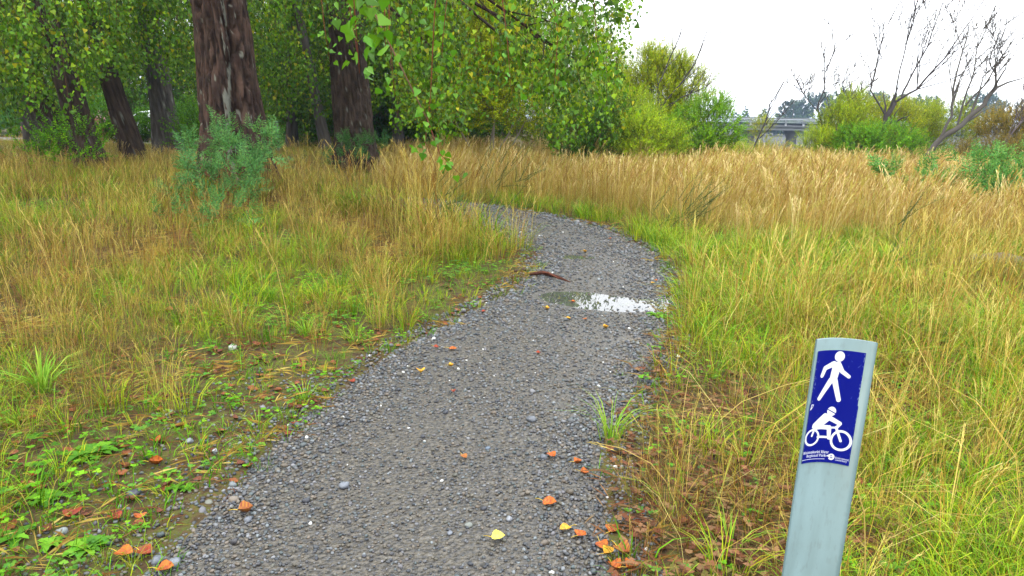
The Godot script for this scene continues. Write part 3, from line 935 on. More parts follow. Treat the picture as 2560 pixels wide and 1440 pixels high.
	shrub("willow_shrub", "low lime willow shrub between the dark shrub and the bright bush", "shrub", V.call(3.5, 0, -19), [[V.call(3.5, 0.95, -19), V.call(0.95, 0.6, 0.6), 480], [V.call(3.0, 1.5, -20), V.call(0.9, 0.7, 0.6), 300]], "willow", 0.8, 1.2, Color(0.7, 0.85, 0.9), Color(1.05, 1.1, 1.0), 6, 0.015)
	shrub("green_shrub", "bright green bushy willow left of the bridge, one sprig standing up", "shrub", V.call(5.3, 0, -20.6), [[V.call(5.25, 1.15, -20.6), V.call(0.75, 0.85, 0.6), 420], [V.call(5.6, 1.9, -20.6), V.call(0.28, 0.5, 0.28), 70], [V.call(5.9, 1.3, -20.5), V.call(0.5, 0.6, 0.4), 130], [V.call(4.6, 0.8, -20.3), V.call(0.5, 0.5, 0.4), 120]], "green", 0.8, 1.2, Color(0.9, 1.0, 0.8), Color(1.4, 1.3, 1.1), 7, 0.018)
	shrub("willow_shrub", "low yellow-green willow shrub in the gap before the bridge", "shrub", V.call(7.3, 0, -24), [[V.call(7.1, 0.4, -24), V.call(0.8, 0.4, 0.5), 300], [V.call(8.2, 0.2, -24.5), V.call(0.7, 0.3, 0.5), 160]], "willow", 0.8, 1.1, Color(0.8, 0.9, 1), Color(1.1, 1.1, 1.0), 4, 0.012)
	shrub("willow_shrub", "yellowing willow shrub standing in front of the bridge's middle", "shrub", V.call(10.6, 0, -30), [[V.call(10.3, 1.0, -30), V.call(0.35, 0.85, 0.4), 110], [V.call(10.8, 0.2, -30), V.call(0.8, 0.5, 0.5), 90]], "willow", 0.8, 1.1, Color(0.8, 0.75, 0.9), Color(1.1, 0.95, 1.0), 6, 0.015)
	shrub("willow_shrub", "tall lime willow bush under the first bare twigs right of the bridge", "shrub", V.call(10.1, 0, -23.6), [[V.call(10.0, 0.6, -23.6), V.call(0.6, 0.5, 0.6), 240], [V.call(10.7, 1.2, -23.8), V.call(0.75, 0.9, 0.6), 380], [V.call(10.95, 2.1, -23.8), V.call(0.35, 0.5, 0.35), 60], [V.call(11.5, 1.7, -24.2), V.call(0.5, 0.6, 0.4), 120]], "willow", 0.85, 1.2, Color(0.75, 0.85, 0.9), Color(1.1, 1.1, 1.0), 8, 0.02)
	shrub("green_shrub", "leafy green bush in the shade under the branching bare willow", "shrub", V.call(11.6, 0, -23), [[V.call(11.2, 0.85, -23), V.call(0.9, 0.55, 0.6), 300], [V.call(12.3, 0.95, -23.2), V.call(0.8, 0.6, 0.6), 260]], "green", 0.8, 1.2, Color(0.7, 0.9, 0.8), Color(1.3, 1.3, 1.0), 6, 0.015)
	shrub("willow_shrub", "yellow willow bush behind the branching bare willow", "shrub", V.call(12.6, 0, -25.4), [[V.call(12.0, 1.5, -25.4), V.call(1.0, 0.9, 0.7), 420], [V.call(13.3, 1.5, -25.6), V.call(1.0, 0.85, 0.7), 420]], "willow", 0.9, 1.3, Color(0.85, 0.8, 0.9), Color(1.2, 1.05, 1.0), 8, 0.02)
	shrub("willow_shrub", "olive willow bush behind the thick leaning trunk", "shrub", V.call(15.0, 0, -26.5), [[V.call(14.6, 1.3, -26.5), V.call(1.1, 1.0, 0.8), 460], [V.call(16.2, 1.4, -27), V.call(1.2, 1.0, 0.8), 460]], "willow", 0.9, 1.3, Color(0.6, 0.65, 0.9), Color(0.95, 0.9, 1.0), 8, 0.02)
	shrub("ochre_shrub", "ochre-yellow autumn bush by the right border beyond the leaning trunk", "shrub", V.call(17.5, 0, -25), [[V.call(17.0, 1.2, -25), V.call(0.9, 0.9, 0.7), 360], [V.call(18.3, 1.4, -25), V.call(1.2, 1.1, 0.8), 460]], "ochre", 0.9, 1.3, Color(0.8, 0.8, 0.9), Color(1.2, 1.15, 1.0), 8, 0.02)
	shrub("ochre_shrub", "low brownish twiggy bush among the golden grass below the leaning trunk", "shrub", V.call(14.2, 0, -21.5), [[V.call(14.2, 0.7, -21.5), V.call(0.9, 0.45, 0.6), 160], [V.call(15.6, 0.7, -21.8), V.call(0.8, 0.4, 0.6), 140]], "ochre", 0.7, 1.0, Color(0.5, 0.5, 0.6), Color(0.9, 0.8, 0.8), 14, 0.012, Color(0.14, 0.09, 0.06))
	# reeds at the far left
	shrub("reed_bed", "grey-green reed clump beside the access road at the far left", "shrub", V.call(-24.0, 0, -37.5), [[V.call(-25.5, 0.9, -37.5), V.call(2.2, 0.9, 0.8), 420], [V.call(-22.5, 0.9, -37.8), V.call(1.6, 0.9, 0.8), 260]], "feather", 1.6, 2.4, Color(0.8, 0.95, 0.9), Color(1.4, 1.4, 1.2), 4, 0.012)
	# dark gorse sprigs standing in the grass
	for g in [["dark gorse sprig arching over the golden grass beyond the bend", -0.45, -11.4, 0.72, 1.0, 34], ["dark gorse sprig leaning right in the grass right of the bend", 1.95, -9.3, 0.42, 0.75, 34], ["small dark gorse sprig upright in the grass left of the bend", -1.1, -9.3, 0.5, 0.3, 18], ["thin dark gorse sprig in the seeding grass up from the marker post", 3.7, -6.8, 0.35, 0.25, 8]]:
		var x: float = g[1]
		var z: float = g[2]
		var h := H(x, z)
		shrub("gorse_sprig", g[0], "shrub", V.call(x, 0, z), [[V.call(x + g[4] * 0.3, h + g[3], z), V.call(g[4] * 0.6, 0.28, 0.2), g[5]]], "gorse", 0.7, 1.1, one, Color(1.3, 1.3, 1.2), 3, 0.008, Color(0.07, 0.07, 0.03), "gorse sprigs in the grass", Vector3(0.8, 0.4, 0))
	# bare willows
	var bark := Color(0.055, 0.048, 0.05)
	bare_tree("branching bare willow, tallest of the leafless trees", V.call(12.0, 0, -24), [[V.call(12.0, -0.1, -24), V.call(12.15, 1.2, -24), V.call(12.5, 2.3, -24), [0.13, 0.09]], [V.call(12.5, 2.3, -24), V.call(13.1, 2.75, -23.9), V.call(13.8, 3.7, -23.8), V.call(14.5, 5.0, -23.8), [0.07, 0.012]], [V.call(12.7, 2.5, -24), V.call(12.95, 3.1, -24.1), V.call(13.4, 4.1, -24.2), V.call(13.7, 5.5, -24.2), [0.055, 0.008]], [V.call(12.5, 2.3, -24), V.call(12.5, 3.0, -24), V.call(12.65, 4.1, -24.1), V.call(12.85, 5.2, -24.2), [0.045, 0.008]], [V.call(12.3, 1.9, -24.1), V.call(11.8, 2.7, -24.3), V.call(11.9, 3.5, -24.3), V.call(12.0, 4.4, -24.4), [0.05, 0.008]]], bark, 2, "bare willows right of the bridge")
	bare_tree("thick leaning bare trunk with upright boughs, nearest of the leafless trees", V.call(12.35, 0, -22), [[V.call(12.3, 0.1, -22), V.call(12.9, 1.05, -22), V.call(13.6, 1.7, -22), V.call(14.2, 2.3, -22), V.call(14.45, 2.75, -22), [0.16, 0.06]], [V.call(12.95, 1.1, -22), V.call(13.25, 1.9, -22), V.call(13.2, 2.7, -22.1), V.call(13.3, 3.5, -22.1), V.call(13.45, 4.4, -22.2), [0.075, 0.01]], [V.call(13.5, 1.65, -22), V.call(13.55, 2.4, -22), V.call(13.65, 3.2, -21.9), V.call(13.6, 4.1, -21.9), [0.055, 0.008]], [V.call(13.6, 2.2, -22), V.call(14.1, 2.8, -22), V.call(14.35, 3.4, -22), V.call(14.8, 4.2, -22.1), [0.045, 0.008]], [V.call(14.4, 2.6, -22), V.call(14.4, 3.1, -22), V.call(14.15, 3.5, -22.1), V.call(14.3, 4.3, -22.1), [0.04, 0.008]]], Color(0.075, 0.07, 0.06), 0, "bare willows right of the bridge")
	bare_tree("small bare willow with a few leaves right beside the bridge end", V.call(10.4, 0, -24.3), [[V.call(10.4, 0.0, -24.3), V.call(10.45, 1.2, -24.3), V.call(10.1, 2.1, -24.3), [0.06, 0.035]], [V.call(10.1, 2.1, -24.3), V.call(10.25, 2.7, -24.3), V.call(10.2, 3.2, -24.3), V.call(10.45, 3.9, -24.3), [0.035, 0.006]], [V.call(10.4, 1.3, -24.3), V.call(10.75, 2.1, -24.3), V.call(10.85, 2.9, -24.3), [0.045, 0.01]], [V.call(10.1, 2.0, -24.3), V.call(9.6, 2.5, -24.3), V.call(9.3, 3.0, -24.3), [0.02, 0.005]], [V.call(10.7, 1.9, -24.3), V.call(11.2, 2.4, -24.3), V.call(11.5, 2.6, -24.3), [0.02, 0.005]]], bark, 2, "bare willows right of the bridge")
	bare_tree("thin dark sapling leaning in front of the bridge", V.call(8.45, 0, -26), [[V.call(8.4, 0.0, -26), V.call(8.75, 0.9, -26), V.call(9.0, 1.6, -26), V.call(9.1, 2.2, -26), V.call(9.5, 3.0, -26), [0.05, 0.006]], [V.call(8.85, 1.0, -26), V.call(9.4, 1.6, -26), V.call(9.9, 2.3, -26), [0.025, 0.005]]], bark, 4, "bare willows right of the bridge", 1)
	bare_tree("grey haze of fine leafless twigs by the right border", V.call(16.2, 0, -24), [[V.call(16.0, 0.0, -24), V.call(16.3, 1.0, -24), V.call(16.8, 1.8, -24), [0.05, 0.03]], [V.call(16.6, 1.5, -24), V.call(17.2, 2.2, -24), V.call(17.8, 2.9, -24), [0.025, 0.006]], [V.call(16.7, 1.7, -24), V.call(17.0, 2.3, -24), V.call(17.4, 3.0, -24), [0.025, 0.006]], [V.call(16.4, 1.2, -24), V.call(16.6, 1.9, -24), V.call(17.0, 2.6, -24), [0.025, 0.006]], [V.call(16.8, 1.8, -24), V.call(17.7, 2.2, -24), V.call(18.4, 2.7, -24), [0.025, 0.006]]], Color(0.1, 0.08, 0.075), 0, "bare willows right of the bridge")
	bare_tree("leafy-topped bare boughs rising out of the big lime willow", V.call(4.5, 0, -23.4), [[V.call(4.4, 0.2, -23.4), V.call(4.5, 1.2, -23.2), V.call(4.6, 2.0, -22.9), [0.06, 0.045]], [V.call(4.6, 2.0, -22.9), V.call(5.1, 2.7, -22.7), V.call(5.5, 3.3, -22.7), V.call(5.8, 4.3, -22.7), [0.04, 0.006]], [V.call(4.5, 1.9, -22.9), V.call(4.4, 2.6, -22.7), V.call(4.7, 3.4, -22.7), V.call(5.0, 4.2, -22.7), [0.035, 0.006]], [V.call(4.6, 1.9, -22.9), V.call(5.2, 2.3, -22.7), V.call(5.9, 2.6, -22.7), [0.03, 0.006]]], bark, 4, "", 1)

# ---------------------------------------------------------------- far things
func build_far() -> void:
	# bridge: left end 30.5 m right and 110 m off, running right and slightly nearer the ground
	var b := thing("road_bridge", "long grey road bridge with railings crossing the riverbed in the distance", "bridge", Vector3(26, -1.9, -108), -0.06)
	var st := begin()
	box(st, Vector3(30, 2.9, 0), Vector3(60, 0.2, 6.0), 0.03)
	part("deck", done(st), M.concrete, b)
	for k in 2:
		st = begin()
		box(st, Vector3(30, 2.55, -2.4 + 4.8 * k), Vector3(60, 0.48, 0.45), 0.02)
		part("girder", done(st), mat("pale girder", Color(0.4, 0.41, 0.42), 0.8, false), b)
	for k in 6:
		st = begin()
		var px := 2.8 + k * 6.2
		tube(st, [Vector3(px, -0.3, 0), Vector3(px, 1.3, 0), Vector3(px, 2.34, 0)], [0.75, 0.8, 1.35], 10)
		part("pier", done(st), mat("dark pier concrete", Color(0.10, 0.095, 0.09), 0.9, false), b)
	for k in 24:
		st = begin()
		box(st, Vector3(0.8 + k * 2.5, 3.45, 2.9), Vector3(0.22, 1.1, 0.16), 0.01)
		part("railing_post", done(st), M.steel, b)
	for k in 3:
		st = begin()
		box(st, Vector3(30, [3.45, 3.66, 3.95][k], 3.02), Vector3(60, [0.07, 0.07, 0.3][k], 0.09), 0.01)
		part("rail", done(st), M.steel, b)
	st = begin()
	box(st, Vector3(30, 3.17, 2.6), Vector3(60, 0.33, 0.12), 0.01)
	part("guard_barrier", done(st), mat("dark barrier", Color(0.06, 0.065, 0.075), 0.7, false), b)
	# far trees
	for f in [["far blue conifer, left of the pair above the bridge", 73.5, -240, 4.3, 1.1], ["far blue conifer, right of the pair above the bridge", 76.3, -240, 6.2, 1.0], ["far blue conifer standing alone left of the yellow willow", 80.5, -235, 6.0, 1.6], ["far dark conifer above the yellow shrub", 92, -240, 9.0, 2.2]]:
		var base := Vector3(f[1], -1.9, f[2])
		var t := thing("conifer_tree", f[0], "tree", base, 0.0, "far conifers above the bridge")
		st = begin()
		tube(st, [Vector3.ZERO, Vector3(0, f[3] * 0.9 + 1.9, 0)], [0.25, 0.05], 6, Color(0.06, 0.045, 0.03))
		part("trunk", done(st), M.bark, t)
		var bag := Bag.new()
		for i in 150:
			var k := sqrt(rng.randf())
			var y: float = (f[3] + 1.9) * (1.0 - k * 0.92)
			var a := rng.randf() * TAU
			var r: float = f[4] * k * 1.3 * rng.randf_range(0.3, 1.0)
			var dir := Vector3(cos(a), 0.25, sin(a)).normalized()
			bag.put(Transform3D(Basis(Quaternion(Vector3.UP, dir)).scaled(Vector3.ONE * 0.42), Vector3(cos(a) * r, y, sin(a) * r)), Color(1, 1, 1))
		scatter("crown", sprays.haze[0], M.bush, bag, t)
	for f in [["far rounded tree at the left end of the hazy wood", 98, -255, 7.5, 5], ["far broad tree in the hazy wood behind the bridge", 106, -258, 10.5, 6], ["far tall tree in the hazy wood behind the bridge, beside the broad one", 114, -255, 11.5, 6], ["far tree in the hazy wood just left of the lime willow bush", 122, -250, 11, 6], ["far tree of the hazy wood hidden mostly by the willow bush", 131, -250, 10, 7], ["far low tree behind the bridge piers", 92, -200, 1.0, 6], ["far low tree behind the bridge, right of the piers", 80, -190, 0.6, 6], ["far low tree behind the bridge's left end", 62, -185, 0.4, 6], ["far low tree filling the view under the bridge's middle span", 72, -188, 0.8, 7], ["far low tree filling the view under the bridge's right span", 104, -195, 1.5, 8], ["far low tree behind the bridge above the pale shingle", 118, -200, 2.0, 8], ["far tree above the scrub under the leaning trunk", 160, -250, 11, 8], ["far tree above the scrub by the right border", 178, -245, 12, 8], ["far tree between the two above the scrub", 169, -262, 10, 8], ["far tree of the hazy wood behind the branching bare willow", 143, -255, 10, 7]]:
		var base := Vector3(f[1], -1.9, f[2])
		var t := thing("broadleaf_tree", f[0], "tree", base, 0.0, "far trees of the hazy wood")
		var tall: float = f[3] + 1.9
		st = begin()
		tube(st, [Vector3.ZERO, Vector3(0, tall * 0.6, 0)], [0.4, 0.2], 6, Color(0.06, 0.045, 0.03))
		part("trunk", done(st), M.bark, t)
		crown(t, "haze", [[base + Vector3(0, tall * 0.55, 0), Vector3(f[4], tall * 0.5, f[4]), 170], [base + Vector3(f[4] * 0.4, tall * 0.72, 0), Vector3(f[4] * 0.6, tall * 0.3, f[4] * 0.6), 60]], 0.6, 0.95, false, Color(0.9, 0.95, 0.9), Color(1.4, 1.3, 1.1), "crown", M.bush)
	# two vehicles on the access road, mostly hidden by leaves
	vehicle("white vehicle with its roof showing beside the slim leaning trunk", Vector3(-17.4, 0, -34.3), Color(0.75, 0.77, 0.78), 0.1)
	vehicle("red car half hidden between the two leaning trunks", Vector3(-20.6, 0, -33.6), Color(0.22, 0.012, 0.008), -0.1)
	var post := thing("wooden_stake", "short pale wooden stake in the dry grass between the two stout trunks", "post", Vector3(-7.85, H(-7.85, -23.5) - 0.05, -23.5))
	st = begin()
	box(st, Vector3(0, 0.5, 0), Vector3(0.13, 1.0, 0.13), 0.02)
	part("stake", done(st), mat("weathered timber", Color(0.16, 0.155, 0.16), 0.85, false, 0.2), post)

func vehicle(label: String, at: Vector3, paint: Color, turn: float) -> void:
	at.y = H(at.x, at.z) + 0.014
	var t := thing("parked_car", label, "car", at, turn, "vehicles on the access road")
	var pm := mat("car paint", paint, 0.25, false)
	pm.clearcoat_enabled = true
	pm.clearcoat = 1.0
	var glass := mat("car glass", Color(0.02, 0.024, 0.026), 0.06, false)
	var black := mat("tyre rubber", Color(0.02, 0.02, 0.02), 0.8, false)
	# side outline, from nose to tail: x, y
	var low := [[-2.1, 0.32], [-2.15, 0.62], [-1.95, 0.78], [-1.0, 0.92], [1.85, 0.95], [2.12, 0.82], [2.15, 0.4], [2.05, 0.3]]
	var high := [[-1.0, 0.92], [-0.35, 1.38], [0.2, 1.46], [1.2, 1.42], [1.85, 0.95]]
	var loft := func(outline: Array, w0: float, w1: float, y0: float, y1: float) -> ArrayMesh:
		var st := begin()
		var c := Vector3.ZERO
		for p in outline: c += Vector3(p[0], p[1], 0)
		c /= outline.size()
		for i in outline.size():
			var a = outline[i]
			var b = outline[(i + 1) % outline.size()]
			var wa := lerpf(w0, w1, clampf((a[1] - y0) / (y1 - y0), 0, 1))
			var wb := lerpf(w0, w1, clampf((b[1] - y0) / (y1 - y0), 0, 1))
			quad(st, Vector3(a[0], a[1], -wa), Vector3(b[0], b[1], -wb), Vector3(b[0], b[1], wb), Vector3(a[0], a[1], wa))
			tri(st, Vector3(c.x, c.y, (w0 + w1) * 0.52), Vector3(a[0], a[1], wa), Vector3(b[0], b[1], wb))
			tri(st, Vector3(c.x, c.y, -(w0 + w1) * 0.52), Vector3(b[0], b[1], -wb), Vector3(a[0], a[1], -wa))
		return done(st)
	part("body", loft.call(low, 0.82, 0.86, 0.3, 0.9), pm, t)
	part("cabin", loft.call(high, 0.82, 0.62, 0.92, 1.45), pm, t)
	for s in [-1.0, 1.0]:
		for win in [[-0.72, -0.3, 0.25, 0.25], [0.33, 0.33, 1.05, 1.5]]:
			var st := begin()
			var z0: float = s * 0.845
			var z1: float = s * 0.665
			var q := [Vector3(win[0], 0.98, z0), Vector3(win[1], 1.36, z1), Vector3(win[2], 1.38, z1), Vector3(win[3], 0.98, z0)]
			quad(st, q[0], q[1], q[2], q[3])
			quad(st, q[3] * Vector3(1, 1, 0.985), q[2] * Vector3(1, 1, 0.985), q[1] * Vector3(1, 1, 0.985), q[0] * Vector3(1, 1, 0.985))
			part("window", done(st), glass, t)
		for x in [-1.35, 1.35]:
			var st := begin()
			tube(st, [Vector3(x, 0.32, s * 0.66), Vector3(x, 0.32, s * 0.70), Vector3(x, 0.32, s * 0.86), Vector3(x, 0.32, s * 0.89)], [0.27, 0.32, 0.32, 0.26], 18, Color.WHITE)
			var w := part("wheel", done(st), black, t)
			st = begin()
			tube(st, [Vector3(x, 0.32, s * 0.885), Vector3(x, 0.32, s * 0.905)], [0.2, 0.17], 14, Color.WHITE)
			part("rim", done(st), M.steel, w)
		var hl := begin()
		box(hl, Vector3(-2.08, 0.68, s * 0.6), Vector3(0.12, 0.13, 0.32), 0.03)
		part("headlight", done(hl), M.steel, t)

# ---------------------------------------------------------------- grass
func build_grass() -> void:
	var wind := Vector3(0.55, 0, -0.1)
	var greens := [Color(0.07, 0.19, 0.006), Color(0.10, 0.24, 0.008), Color(0.14, 0.26, 0.008), Color(0.04, 0.12, 0.006)]
	var limes := [Color(0.18, 0.28, 0.008), Color(0.24, 0.31, 0.01), Color(0.13, 0.24, 0.008), Color(0.29, 0.30, 0.015)]
	var straw := [Color(0.38, 0.275, 0.055), Color(0.28, 0.18, 0.03), Color(0.45, 0.35, 0.095), Color(0.19, 0.095, 0.018)]
	var gold := [Color(0.42, 0.30, 0.10), Color(0.36, 0.235, 0.065), Color(0.50, 0.39, 0.16), Color(0.28, 0.165, 0.04), Color(0.35, 0.31, 0.06)]
	var rust := [Color(0.12, 0.045, 0.02), Color(0.16, 0.07, 0.03), Color(0.2, 0.11, 0.05), Color(0.09, 0.04, 0.02)]
	var olive := [Color(0.13, 0.15, 0.015), Color(0.18, 0.16, 0.02), Color(0.09, 0.13, 0.012), Color(0.21, 0.15, 0.03)]
	var kinds := {}   # name -> [meshes, bags]
	var add := func(k: String, meshes: Array) -> void:
		var bags := []
		for m in meshes: bags.append(Bag.new())
		kinds[k] = [meshes, bags]
	add.call("short", [tuft(greens, 16, 0.05, 0.13, 0.3, 1.0, 0.0045, 0.07), tuft(greens + olive, 16, 0.05, 0.12, 0.3, 1.1, 0.004, 0.08), tuft(limes, 14, 0.04, 0.12, 0.3, 1.0, 0.0045, 0.07)])
	add.call("green", [tuft(greens + limes, 26, 0.2, 0.42, 0.3, 1.0, 0.0055, 0.09, wind * 0.5), tuft(greens, 26, 0.18, 0.36, 0.4, 1.1, 0.006, 0.09), tuft(limes + olive, 26, 0.22, 0.45, 0.3, 1.0, 0.005, 0.1, wind * 0.5)])
	add.call("mixed", [tuft(olive + straw, 28, 0.2, 0.45, 0.2, 0.9, 0.0045, 0.12, wind * 0.4), tuft(limes + straw, 28, 0.22, 0.5, 0.3, 1.0, 0.0045, 0.12, wind * 0.6), stalks(straw, olive, 14, 0.35, 0.6, 0.003, 0.12, wind * 0.6)])
	add.call("matted", [tuft(greens + olive + straw, 30, 0.16, 0.4, 0.3, 1.1, 0.0042, 0.13), tuft(olive + rust + [Color(0.3, 0.22, 0.06)], 30, 0.16, 0.42, 0.3, 1.1, 0.004, 0.13), tuft(greens + limes + straw, 28, 0.16, 0.4, 0.4, 1.2, 0.0048, 0.12)])
	add.call("rusty", [tuft(rust + olive, 30, 0.14, 0.38, 0.3, 1.2, 0.0042, 0.13), stalks(rust + straw, rust + olive, 12, 0.25, 0.5, 0.003, 0.13, wind * 0.4)])
	add.call("withered", [clover(rust), clover(rust + [Color(0.1, 0.09, 0.02)])])
	add.call("brown", [mat_of_dead(rust), mat_of_dead(rust + [Color(0.3, 0.2, 0.07)])])
	add.call("arching", [tuft(straw + [Color(0.45, 0.38, 0.12)], 5, 0.6, 0.95, 0.55, 1.1, 0.004, 0.1, wind), tuft(straw + limes, 6, 0.5, 0.85, 0.6, 1.2, 0.0045, 0.1, wind * -0.6)])
	add.call("lime", [tuft(limes, 30, 0.2, 0.42, 0.4, 1.1, 0.0055, 0.11, wind * 0.6), tuft(limes + greens, 30, 0.18, 0.38, 0.4, 1.1, 0.0055, 0.11, wind * 0.4)])
	add.call("straw", [stalks(straw, limes + straw, 14, 0.45, 0.75, 0.0034, 0.14, wind), stalks(straw + gold, olive, 14, 0.4, 0.7, 0.0034, 0.14, wind * 0.5)])
	add.call("gold", [stalks(gold, olive + straw, 20, 0.55, 0.9, 0.0045, 0.17, wind, 0.011), stalks(gold + straw, limes + gold, 20, 0.5, 0.82, 0.0045, 0.17, wind * 0.7, 0.011), stalks(gold, straw + limes, 20, 0.6, 0.95, 0.0045, 0.17, wind * 1.3, 0.011)])
	add.call("clover", [clover(greens), clover(greens + [Color(0.06, 0.13, 0.01)]), clover([Color(0.06, 0.17, 0.02), Color(0.09, 0.2, 0.02)])])
	add.call("dead", [mat_of_dead(straw + rust), mat_of_dead(rust), mat_of_dead(straw)])
	var lit := [curled_leaf(0.055, 0.5, [Color(0.11, 0.03, 0.012), Color(0.2, 0.07, 0.02)], false), curled_leaf(0.045, 0.9, [Color(0.07, 0.025, 0.015), Color(0.14, 0.045, 0.02)], false)]
	var lb := [Bag.new(), Bag.new()]
	var put := func(k: String, x: float, z: float, s: float, tint: float, squash := 1.0) -> void:
		var e: Array = kinds[k]
		var i: int = rng.randi() % (e[0] as Array).size()
		var b := Basis(Vector3.UP, rng.randf_range(-0.9, 0.9) if k in ["gold", "straw"] else rng.randf() * TAU).scaled(Vector3(s, s * squash, s))
		var c := tint * rng.randf_range(0.85, 1.15)
		(e[1][i] as Bag).put(Transform3D(b, Vector3(x, H(x, z), z)), Color(c * rng.randf_range(0.95, 1.06), c, c))
	var d := 1.7
	while d < 31.0:
		var s := 0.045 * sqrt(d) if d < 16.0 else 0.18 + 0.012 * (d - 16.0)
		var half := 0.82 * d + 1.4
		var x := -half
		while x < half:
			var px := x + rng.randf_range(-0.5, 0.5) * s
			var pz := -d + rng.randf_range(-0.5, 0.5) * s
			x += s
			if d > 14.0 and rng.randf() < 0.1: continue
			var tr := trail(px, pz)
			var o := tr.x
			var n := patch.get_noise_2d(px * 2.2, pz * 2.2)
			var n2 := patch.get_noise_2d(px * 0.9 + 50.0, pz * 0.9)
			var edge := o + 0.16 * n
			if edge < -0.02:
				if edge > -0.14 and rng.randf() < 0.12: put.call("short", px, pz, rng.randf_range(0.5, 0.9), 1.0)
				continue
			var left: bool = px < track[0][0] + 0.3 if pz > -3.0 else (px < lerpf(-0.2, 1.0, clampf((-pz - 3.0) / 5.0, 0, 1)) if pz > -9.0 else (px < lerpf(1.0, -2.2, (-pz - 9.0) / 4.5) and pz > -13.5))
			var r := rng.randf()
			var sc := rng.randf_range(0.75, 1.2)
			if left and d < 16.0:
				# weedy verge near the path, matted mixed grass further out
				var tall := smoothstep(0.25, 1.9, edge + 0.5 * n) if d < 5.0 else smoothstep(0.05, 0.9, edge + 0.4 * n)
				if r > tall:
					if d < 6.5 and rng.randf() < 0.3: continue
					var q := rng.randf()
					if q < 0.40: put.call("short", px, pz, sc, 1.0)
					elif q < 0.64: put.call("clover", px, pz, sc * 0.85, 1.0)
					elif q < 0.9: put.call("dead", px, pz, sc * 0.8, 0.8)
					else: put.call("green", px, pz, 0.35 * sc, 1.0)
				else:
					var q := rng.randf() * 0.75 + 0.125 + 1.1 * n2
					var h0 := (0.62 + 0.35 * smoothstep(4.0, 9.0, d)) * (1.0 + 0.5 * n)
					if n > 0.34 and rng.randf() < 0.6: continue
					if pz < -7.6 and edge < 1.6: h0 *= 1.35
					if pz < -9.2 and edge < 1.2: h0 *= 1.35
					if q < 0.14: put.call("dead", px, pz, sc, 0.8)
					elif q < 0.32: put.call("rusty", px, pz, 1.05 * h0 * sc, 0.9)
					elif q < 0.40: put.call("straw", px, pz, 0.8 * h0 * sc, 0.95)
					elif q < 0.50: put.call("mixed", px, pz, 0.9 * h0 * sc, 0.95)
					elif q < 0.66: put.call("matted", px, pz, h0 * sc, 0.9)
					elif q < 0.78: put.call("green", px, pz, 0.95 * h0 * sc, 0.9)
					elif q < 0.92: put.call("lime", px, pz, 0.9 * h0 * sc, 1.0)
					else: put.call("clover", px, pz, 1.3 * sc, 1.0)
			elif not left and d < 13.5 and pz > -13.0:
				# right of the path: green-yellow near, seeding further out
				var ripe := smoothstep(7.9, 12.2, -pz + 0.25 * px + 1.8 * n2) * smoothstep(0.3, 1.6, edge)
				var young := 1.0 - smoothstep(2.6, 4.6, d)
				var withered := (1.0 - smoothstep(0.25, lerpf(1.25, 0.6, smoothstep(2.4, 4.5, d)), edge + 0.5 * n2)) * (1.0 - smoothstep(4.0, 5.6, d))
				if rng.randf() < withered * 0.85:
					var q := rng.randf()
					if q < 0.30: put.call("brown", px, pz, sc * 0.9, 0.9)
					elif q < 0.62: put.call("withered", px, pz, sc * 1.1, 0.95)
					elif q < 0.86: put.call("rusty", px, pz, (0.6 + 0.5 * n) * sc, 0.95)
					elif q < 0.91: put.call("arching", px, pz, 0.6 * sc, 1.0)
					elif q < 0.94: put.call("green", px, pz, 0.5 * sc, 1.0)
					else: put.call("clover", px, pz, sc, 1.0)
				elif edge < 0.3 and rng.randf() > smoothstep(0.0, 0.35, edge):
					var q := rng.randf()
					if q < 0.4: put.call("short", px, pz, sc * 1.2, 1.0)
					elif q < 0.7: put.call("clover", px, pz, sc, 1.0)
					else: put.call("dead", px, pz, sc, 0.75)
				elif r < ripe * (0.85 if n2 < 0.08 else 0.35): put.call("gold" if rng.randf() < 0.75 else "straw", px, pz, (0.74 + 0.6 * n) * sc, 1.0)
				else:
					if rng.randf() < 0.06: put.call("arching", px, pz, 0.9 * sc, 1.05)
					var q := rng.randf() * 0.8 + 0.1 - 0.8 * n2
					var h1 := (0.6 + 0.4 * smoothstep(2.8, 5.5, d)) * (1.0 + 0.4 * n)
					if n < -0.36 and rng.randf() < 0.5: continue
					if q < 0.26: put.call("green", px, pz, 0.95 * h1 * sc, 1.1)
					elif q < 0.50: put.call("lime", px, pz, 1.0 * h1 * sc, 1.05)
					elif q < 0.62: put.call("matted", px, pz, 1.0 * h1 * sc, 1.05)
					elif q < 0.67: put.call("clover", px, pz, 1.2 * sc, 1.0)
					elif q < 0.77: put.call("mixed", px, pz, 0.9 * h1 * sc, 1.05)
					elif q < 0.85: put.call("straw", px, pz, 0.95 * h1 * sc, 1.05)
					elif q < 0.94: put.call("rusty", px, pz, 0.9 * h1 * sc, 1.0)
					else: put.call("dead", px, pz, sc, 0.75)
			else:
				var shade := smoothstep(1.0, 3.6, -px - 0.12 * (-pz - 12.0))
				var q := rng.randf() * 0.9 + 0.05 + 0.9 * n2
				var low := 1.0 - 0.45 * shade
				if pz > -13.5 and edge < 0.9 and rng.randf() < 0.75: put.call("green", px, pz, 0.9 * sc * low, 1.1)
				elif q < 0.12 + 0.24 * shade: put.call("mixed", px, pz, 0.9 * sc * low, 1.05)
				elif q < 0.16 + 0.44 * shade: put.call("matted", px, pz, 1.1 * sc * low, 1.05)
				elif q < 0.22 + 0.66 * shade: put.call("lime" if rng.randf() < 0.5 else "green", px, pz, 0.9 * sc * low, 1.05)
				elif q < 0.45 + 0.5 * shade: put.call("straw", px, pz, 0.95 * sc * low, 1.05)
				else: put.call("gold", px, pz, (0.85 + 0.4 * n) * sc * low, 1.0)
